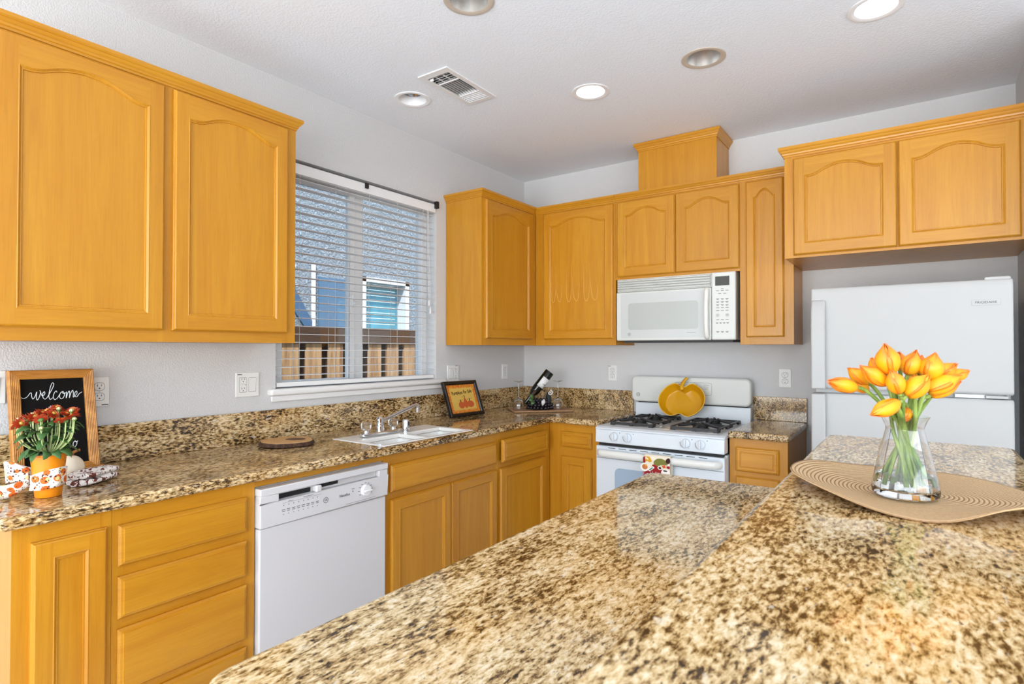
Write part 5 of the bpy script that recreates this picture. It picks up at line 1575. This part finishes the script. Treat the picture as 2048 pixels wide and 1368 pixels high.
# ================================================================== on the bar: mat, vase, tulips
straw = mat('straw', rgb(206, 164, 122), 0.75)
g = NT(straw)
wv = g.n('ShaderNodeTexWave', wave_type='RINGS', rings_direction='Z', wave_profile='SIN'); wv.inputs['Scale'].default_value = 44; wv.inputs['Distortion'].default_value = 0.0
g.l(g.coord((1, 1, 0)), wv.inputs['Vector'])
nz = g.noise(g.coord(), 260, 2, 0.6)
c = g.mix(g.ramp(wv.outputs['Fac'], [(0.05, 0.0), (0.40, 1.0)]), rgb(128, 94, 60), rgb(224, 190, 144))
c = g.mix(g.ramp(nz, [(0.35, 0.35), (0.6, 0.0)]), c, rgb(176, 132, 92))
g.col(c); g.bump(wv.outputs['Fac'], 0.6, 0.0015)
MC = Vector((2.565, -2.475, 1.0705))
pm = thing('round_placemat', 'round straw placemat with wavy turned-up edges under the vase', 'placemat', MC)
RM = 0.215
def wave(r, a):
    k = (r / RM)
    e = max(0.0, k - 0.42) / 0.58
    def bump(c, s):
        d = (math.degrees(a) - c + 180) % 360 - 180
        return math.exp(-(d / s) ** 4)
    h = 0.030 * bump(188, 62) + 0.034 * bump(326, 38) + 0.008 * bump(85, 40)
    return 0.0012 + h * e ** 1.8
mb = MB(); NR, NA = 22, 96
P = []
for i in range(NR + 1):
    r = RM * i / NR
    for j in range(NA):
        a = 2 * pi * j / NA
        P.append((r * cos(a), r * sin(a), wave(r, a)))
mb.add(P, [(i * NA + j, i * NA + (j + 1) % NA, (i + 1) * NA + (j + 1) % NA, (i + 1) * NA + j) for i in range(NR) for j in range(NA)])
o = build('weave', mb, straw, pm, local=True, smooth=80)
m_ = o.modifiers.new('thick', 'SOLIDIFY'); m_.thickness = 0.0026; m_.offset = 1
VX, VY, VZ = 2.548, -2.525, 1.0755
vs = thing('glass_vase', 'clear faceted glass vase on the round placemat', 'vase', (VX, VY, VZ))
def facet(a, h):
    n = 8; b = (a % (2 * pi / n)) - pi / n
    return 1.0 / (cos(b)) * cos(pi / n) * 0.5 + 0.5
outp = [(0.0, 0.0), (0.047, 0.0), (0.0525, 0.003), (0.0535, 0.012), (0.0505, 0.030), (0.0400, 0.080), (0.0295, 0.122), (0.0300, 0.126), (0.0345, 0.138), (0.0395, 0.1465)]
innp = [(0.0383, 0.1465), (0.0333, 0.1378), (0.0286, 0.1255), (0.0281, 0.1215), (0.0386, 0.0795), (0.0491, 0.030), (0.0512, 0.016), (0.0485, 0.0125), (0.0, 0.012)]
build('glass', MB().lathe(outp + innp, (0, 0, 0), 48, mod=facet), 'clear', vs, local=True, smooth=25)
wat = glass_mat('water', (0.97, 0.99, 0.96, 1), 0.0, 1.33)
build('water', MB().lathe([(0.0, 0.0126), (0.0480, 0.0131), (0.0505, 0.0165), (0.0485, 0.030), (0.0463, 0.0395), (0.0, 0.0395)], (0, 0, 0), 48, mod=facet), wat, vs, local=True, smooth=40)

TUL = [
    ((2.4387, -2.6369, 1.2868), (2.4771, -2.5974, 1.2745), 0.0244),
    ((2.4693, -2.5542, 1.2872), (2.4892, -2.5276, 1.2655), 0.0211),
    ((2.4637, -2.5707, 1.3092), (2.4910, -2.5388, 1.2817), 0.0242),
    ((2.4860, -2.6162, 1.3139), (2.5212, -2.5787, 1.2825), 0.0252),
    ((2.4980, -2.5346, 1.3277), (2.5123, -2.5119, 1.3023), 0.0245),
    ((2.5212, -2.5920, 1.3515), (2.5273, -2.5747, 1.3005), 0.0347),
    ((2.5390, -2.4936, 1.3385), (2.5408, -2.4797, 1.3064), 0.0224),
    ((2.5656, -2.5239, 1.3405), (2.5537, -2.5194, 1.2981), 0.0303),
    ((2.5756, -2.4556, 1.3323), (2.5708, -2.4462, 1.2993), 0.0226),
    ((2.5954, -2.5273, 1.3368), (2.5844, -2.5221, 1.2905), 0.0340),
    ((2.6263, -2.4686, 1.3181), (2.5966, -2.4769, 1.2943), 0.0240),
    ((2.6467, -2.4295, 1.3049), (2.6208, -2.4353, 1.2900), 0.0178),
    ((2.6290, -2.5152, 1.2963), (2.5823, -2.5355, 1.2709), 0.0284),
    ((2.6315, -2.4767, 1.2856), (2.5872, -2.4952, 1.2590), 0.0238),
    ((2.5307, -2.6091, 1.3069), (2.5414, -2.5887, 1.2682), 0.0268),
    ((2.5826, -2.5724, 1.2973), (2.5523, -2.5809, 1.2620), 0.0309),
    ((2.5046, -2.6508, 1.2334), (2.5410, -2.6133, 1.2535), 0.0253),
    ((2.5479, -2.5344, 1.2114), (2.5511, -2.5202, 1.2362), 0.0151),
    ((2.5577, -2.4673, 1.2726), (2.5615, -2.4527, 1.2993), 0.0181),
]
tl_labels = ['orange tulip reaching farthest left, lying nearly level',
 'small yellow tulip tucked behind the leftmost tulip',
 'yellow orange tulip at upper left, behind its neighbour',
 'large orange tulip at upper left pointing up and outward',
 'yellow tulip peeking out left of the tallest tulip',
 'tallest tulip of the bouquet, orange with a pointed tip',
 'narrow orange tulip just right of the tallest tulip, set back',
 'upright tulip near the top middle with a pale split petal',
 'small tulip tip peeking behind the two upper middle tulips',
 'big upright orange tulip right of the top middle',
 'orange tulip leaning right at upper right, edge of petal curled',
 'tulip reaching farthest right, dull orange and half hidden',
 'biggest tulip at lower right, pointing right and level',
 'darker tulip directly beneath the big level tulip at right',
 'orange tulip in the middle of the bouquet, below the tallest',
 'yellow tulip with orange edge at the centre front, tilted right',
 'lowest tulip, drooping left over the vase rim',
 'little orange tulip hanging upside down at the vase neck',
 'orange bud hidden low behind the middle tulips']
tulm = attr_mat('tulip_petal', 0.45)
tulm.node_tree.nodes['Principled BSDF'].inputs['Subsurface Weight'].default_value = 0.08
tulm.node_tree.nodes['Principled BSDF'].inputs['Subsurface Radius'].default_value = (0.01, 0.005, 0.002)
tst = mat('tulip_stem', rgb(128, 154, 66), 0.5)
g = NT(tst); g.col(g.ramp(g.noise(g.coord((1, 1, 0.3)), 60, 2), [(0.3, rgb(98, 128, 48)), (0.7, rgb(156, 178, 88))]))
def petal_bloom(L, R, rng, yellow):
    """closed tulip: two whorls of three overlapping pointed petals; base at origin, tip along +z"""
    mb = MB()
    Yc = Vector((0.86, 0.39, 0.006)); Oc = Vector((0.84, 0.19, 0.005)); Dc = Vector((0.78, 0.11, 0.006))
    for wh in range(2):
        for q in range(3):
            a0 = 2 * pi * q / 3 + wh * pi / 3 + rng.uniform(-0.12, 0.12)
            Lq = L * rng.uniform(0.93, 1.03) * (1.0 if wh == 0 else 0.97)
            NT_, NS = 10, 8
            span = rad(74)
            P0 = len(mb.v); P = []; Cc = []
            for i in range(NT_ + 1):
                t = i / NT_
                rr = R * (sin(pi * min(1.0, 0.10 + 0.80 * t ** 0.85)) ** 0.85)
                if t > 0.55: rr *= 1 - ((t - 0.55) / 0.45) ** 1.6 * 0.72
                rr = max(rr, R * 0.05)
                wd = span * (1.0 if t < 0.55 else max(0.10, 1 - ((t - 0.55) / 0.45) ** 1.9 * 0.85))
                for j in range(NS + 1):
                    s_ = 2 * j / NS - 1
                    a = a0 + wd * s_
                    k = rr * (0.93 if wh else 1.0) * (1 + 0.045 * (s_ * s_) * (1 if wh == 0 else 0.3) + 0.02 * (1 - abs(s_)) * (1 if abs(s_) < 0.3 else 0))
                    z = Lq * t - 0.03 * L * s_ * s_ * t
                    P.append((k * cos(a), k * sin(a), z))
                    e = min(1, max(0, abs(s_) ** 3 * 0.9 + max(0, t - (0.66 if yellow else 0.46)) * 1.5 + rng.uniform(-0.06, 0.06)))
                    cc = Yc.lerp(Oc, min(1, e * 1.4)).lerp(Dc, max(0, e - 0.55))
                    Cc.append((cc.x, cc.y, cc.z, 1))
            mb.add(P, [(i * (NS + 1) + j, i * (NS + 1) + j + 1, (i + 1) * (NS + 1) + j + 1, (i + 1) * (NS + 1) + j) for i in range(NT_) for j in range(NS)])
            mb.col[P0:] = Cc
    return mb
trng = random.Random(11)
for i, (tip, bs, wd) in enumerate(TUL):
    tip, bs = Vector(tip), Vector(bs)
    ax = tip - bs
    L = ax.length * 1.10
    if i == 11 or i == 18: L = max(L, 0.03)
    ax.normalize()
    R = max(wd, 0.020) * 0.56
    t = thing('tulip', tl_labels[i], 'flower', tuple(bs), 'orange tulips in the glass vase')
    bo = build('bloom', petal_bloom(L, R, trng, i in (1, 2, 4, 15, 16, 12)), tulm, t, local=True, smooth=70, merge=False, recalc=False)
    bo.rotation_euler = ax.to_track_quat('Z', 'Y').to_euler()
    m_ = bo.modifiers.new('thick', 'SOLIDIFY'); m_.thickness = 0.0007; m_.offset = -1
    # stem: from the bloom through the neck, crossing to the far side of the foot
    ga = i * 2.399963; gr = 0.0195 * math.sqrt((i + 0.5) / len(TUL))
    hd_ = Vector((bs.x - VX, bs.y - VY, 0))
    nk = Vector((VX + gr * cos(ga), VY + gr * sin(ga), VZ + 0.124))
    if hd_.length > 0.02:
        nk = Vector((VX, VY, VZ + 0.124)) + hd_.normalized() * gr
    na = math.atan2(nk.y - VY, nk.x - VX) + 2.0
    fr_ = 0.012 + 0.031 * ((i * 0.618) % 1.0)
    ft = Vector((VX + fr_ * cos(na), VY + fr_ * sin(na), VZ + 0.0195 + 0.001 * (i % 3)))
    if i in (16, 17):
        up = Vector((nk.x, nk.y, VZ + 0.165)) ; arc = Vector(((up.x + bs.x) / 2, (up.y + bs.y) / 2, max(up.z, bs.z) + 0.006))
        ctl = [bs + ax * 0.001, bs - ax * 0.006, arc, up, nk, (nk + ft) / 2, ft]
    else:
        ctl = [bs + ax * 0.001, bs - ax * min(0.02, L * 0.4), (bs - ax * 0.02) * 0.4 + nk * 0.6 + Vector((0, 0, 0.004)), nk, (nk + ft) / 2, ft]
    build('stem', MB().tube(crom([tuple(p) for p in ctl], 6), 0.0034, 8), tst, t)
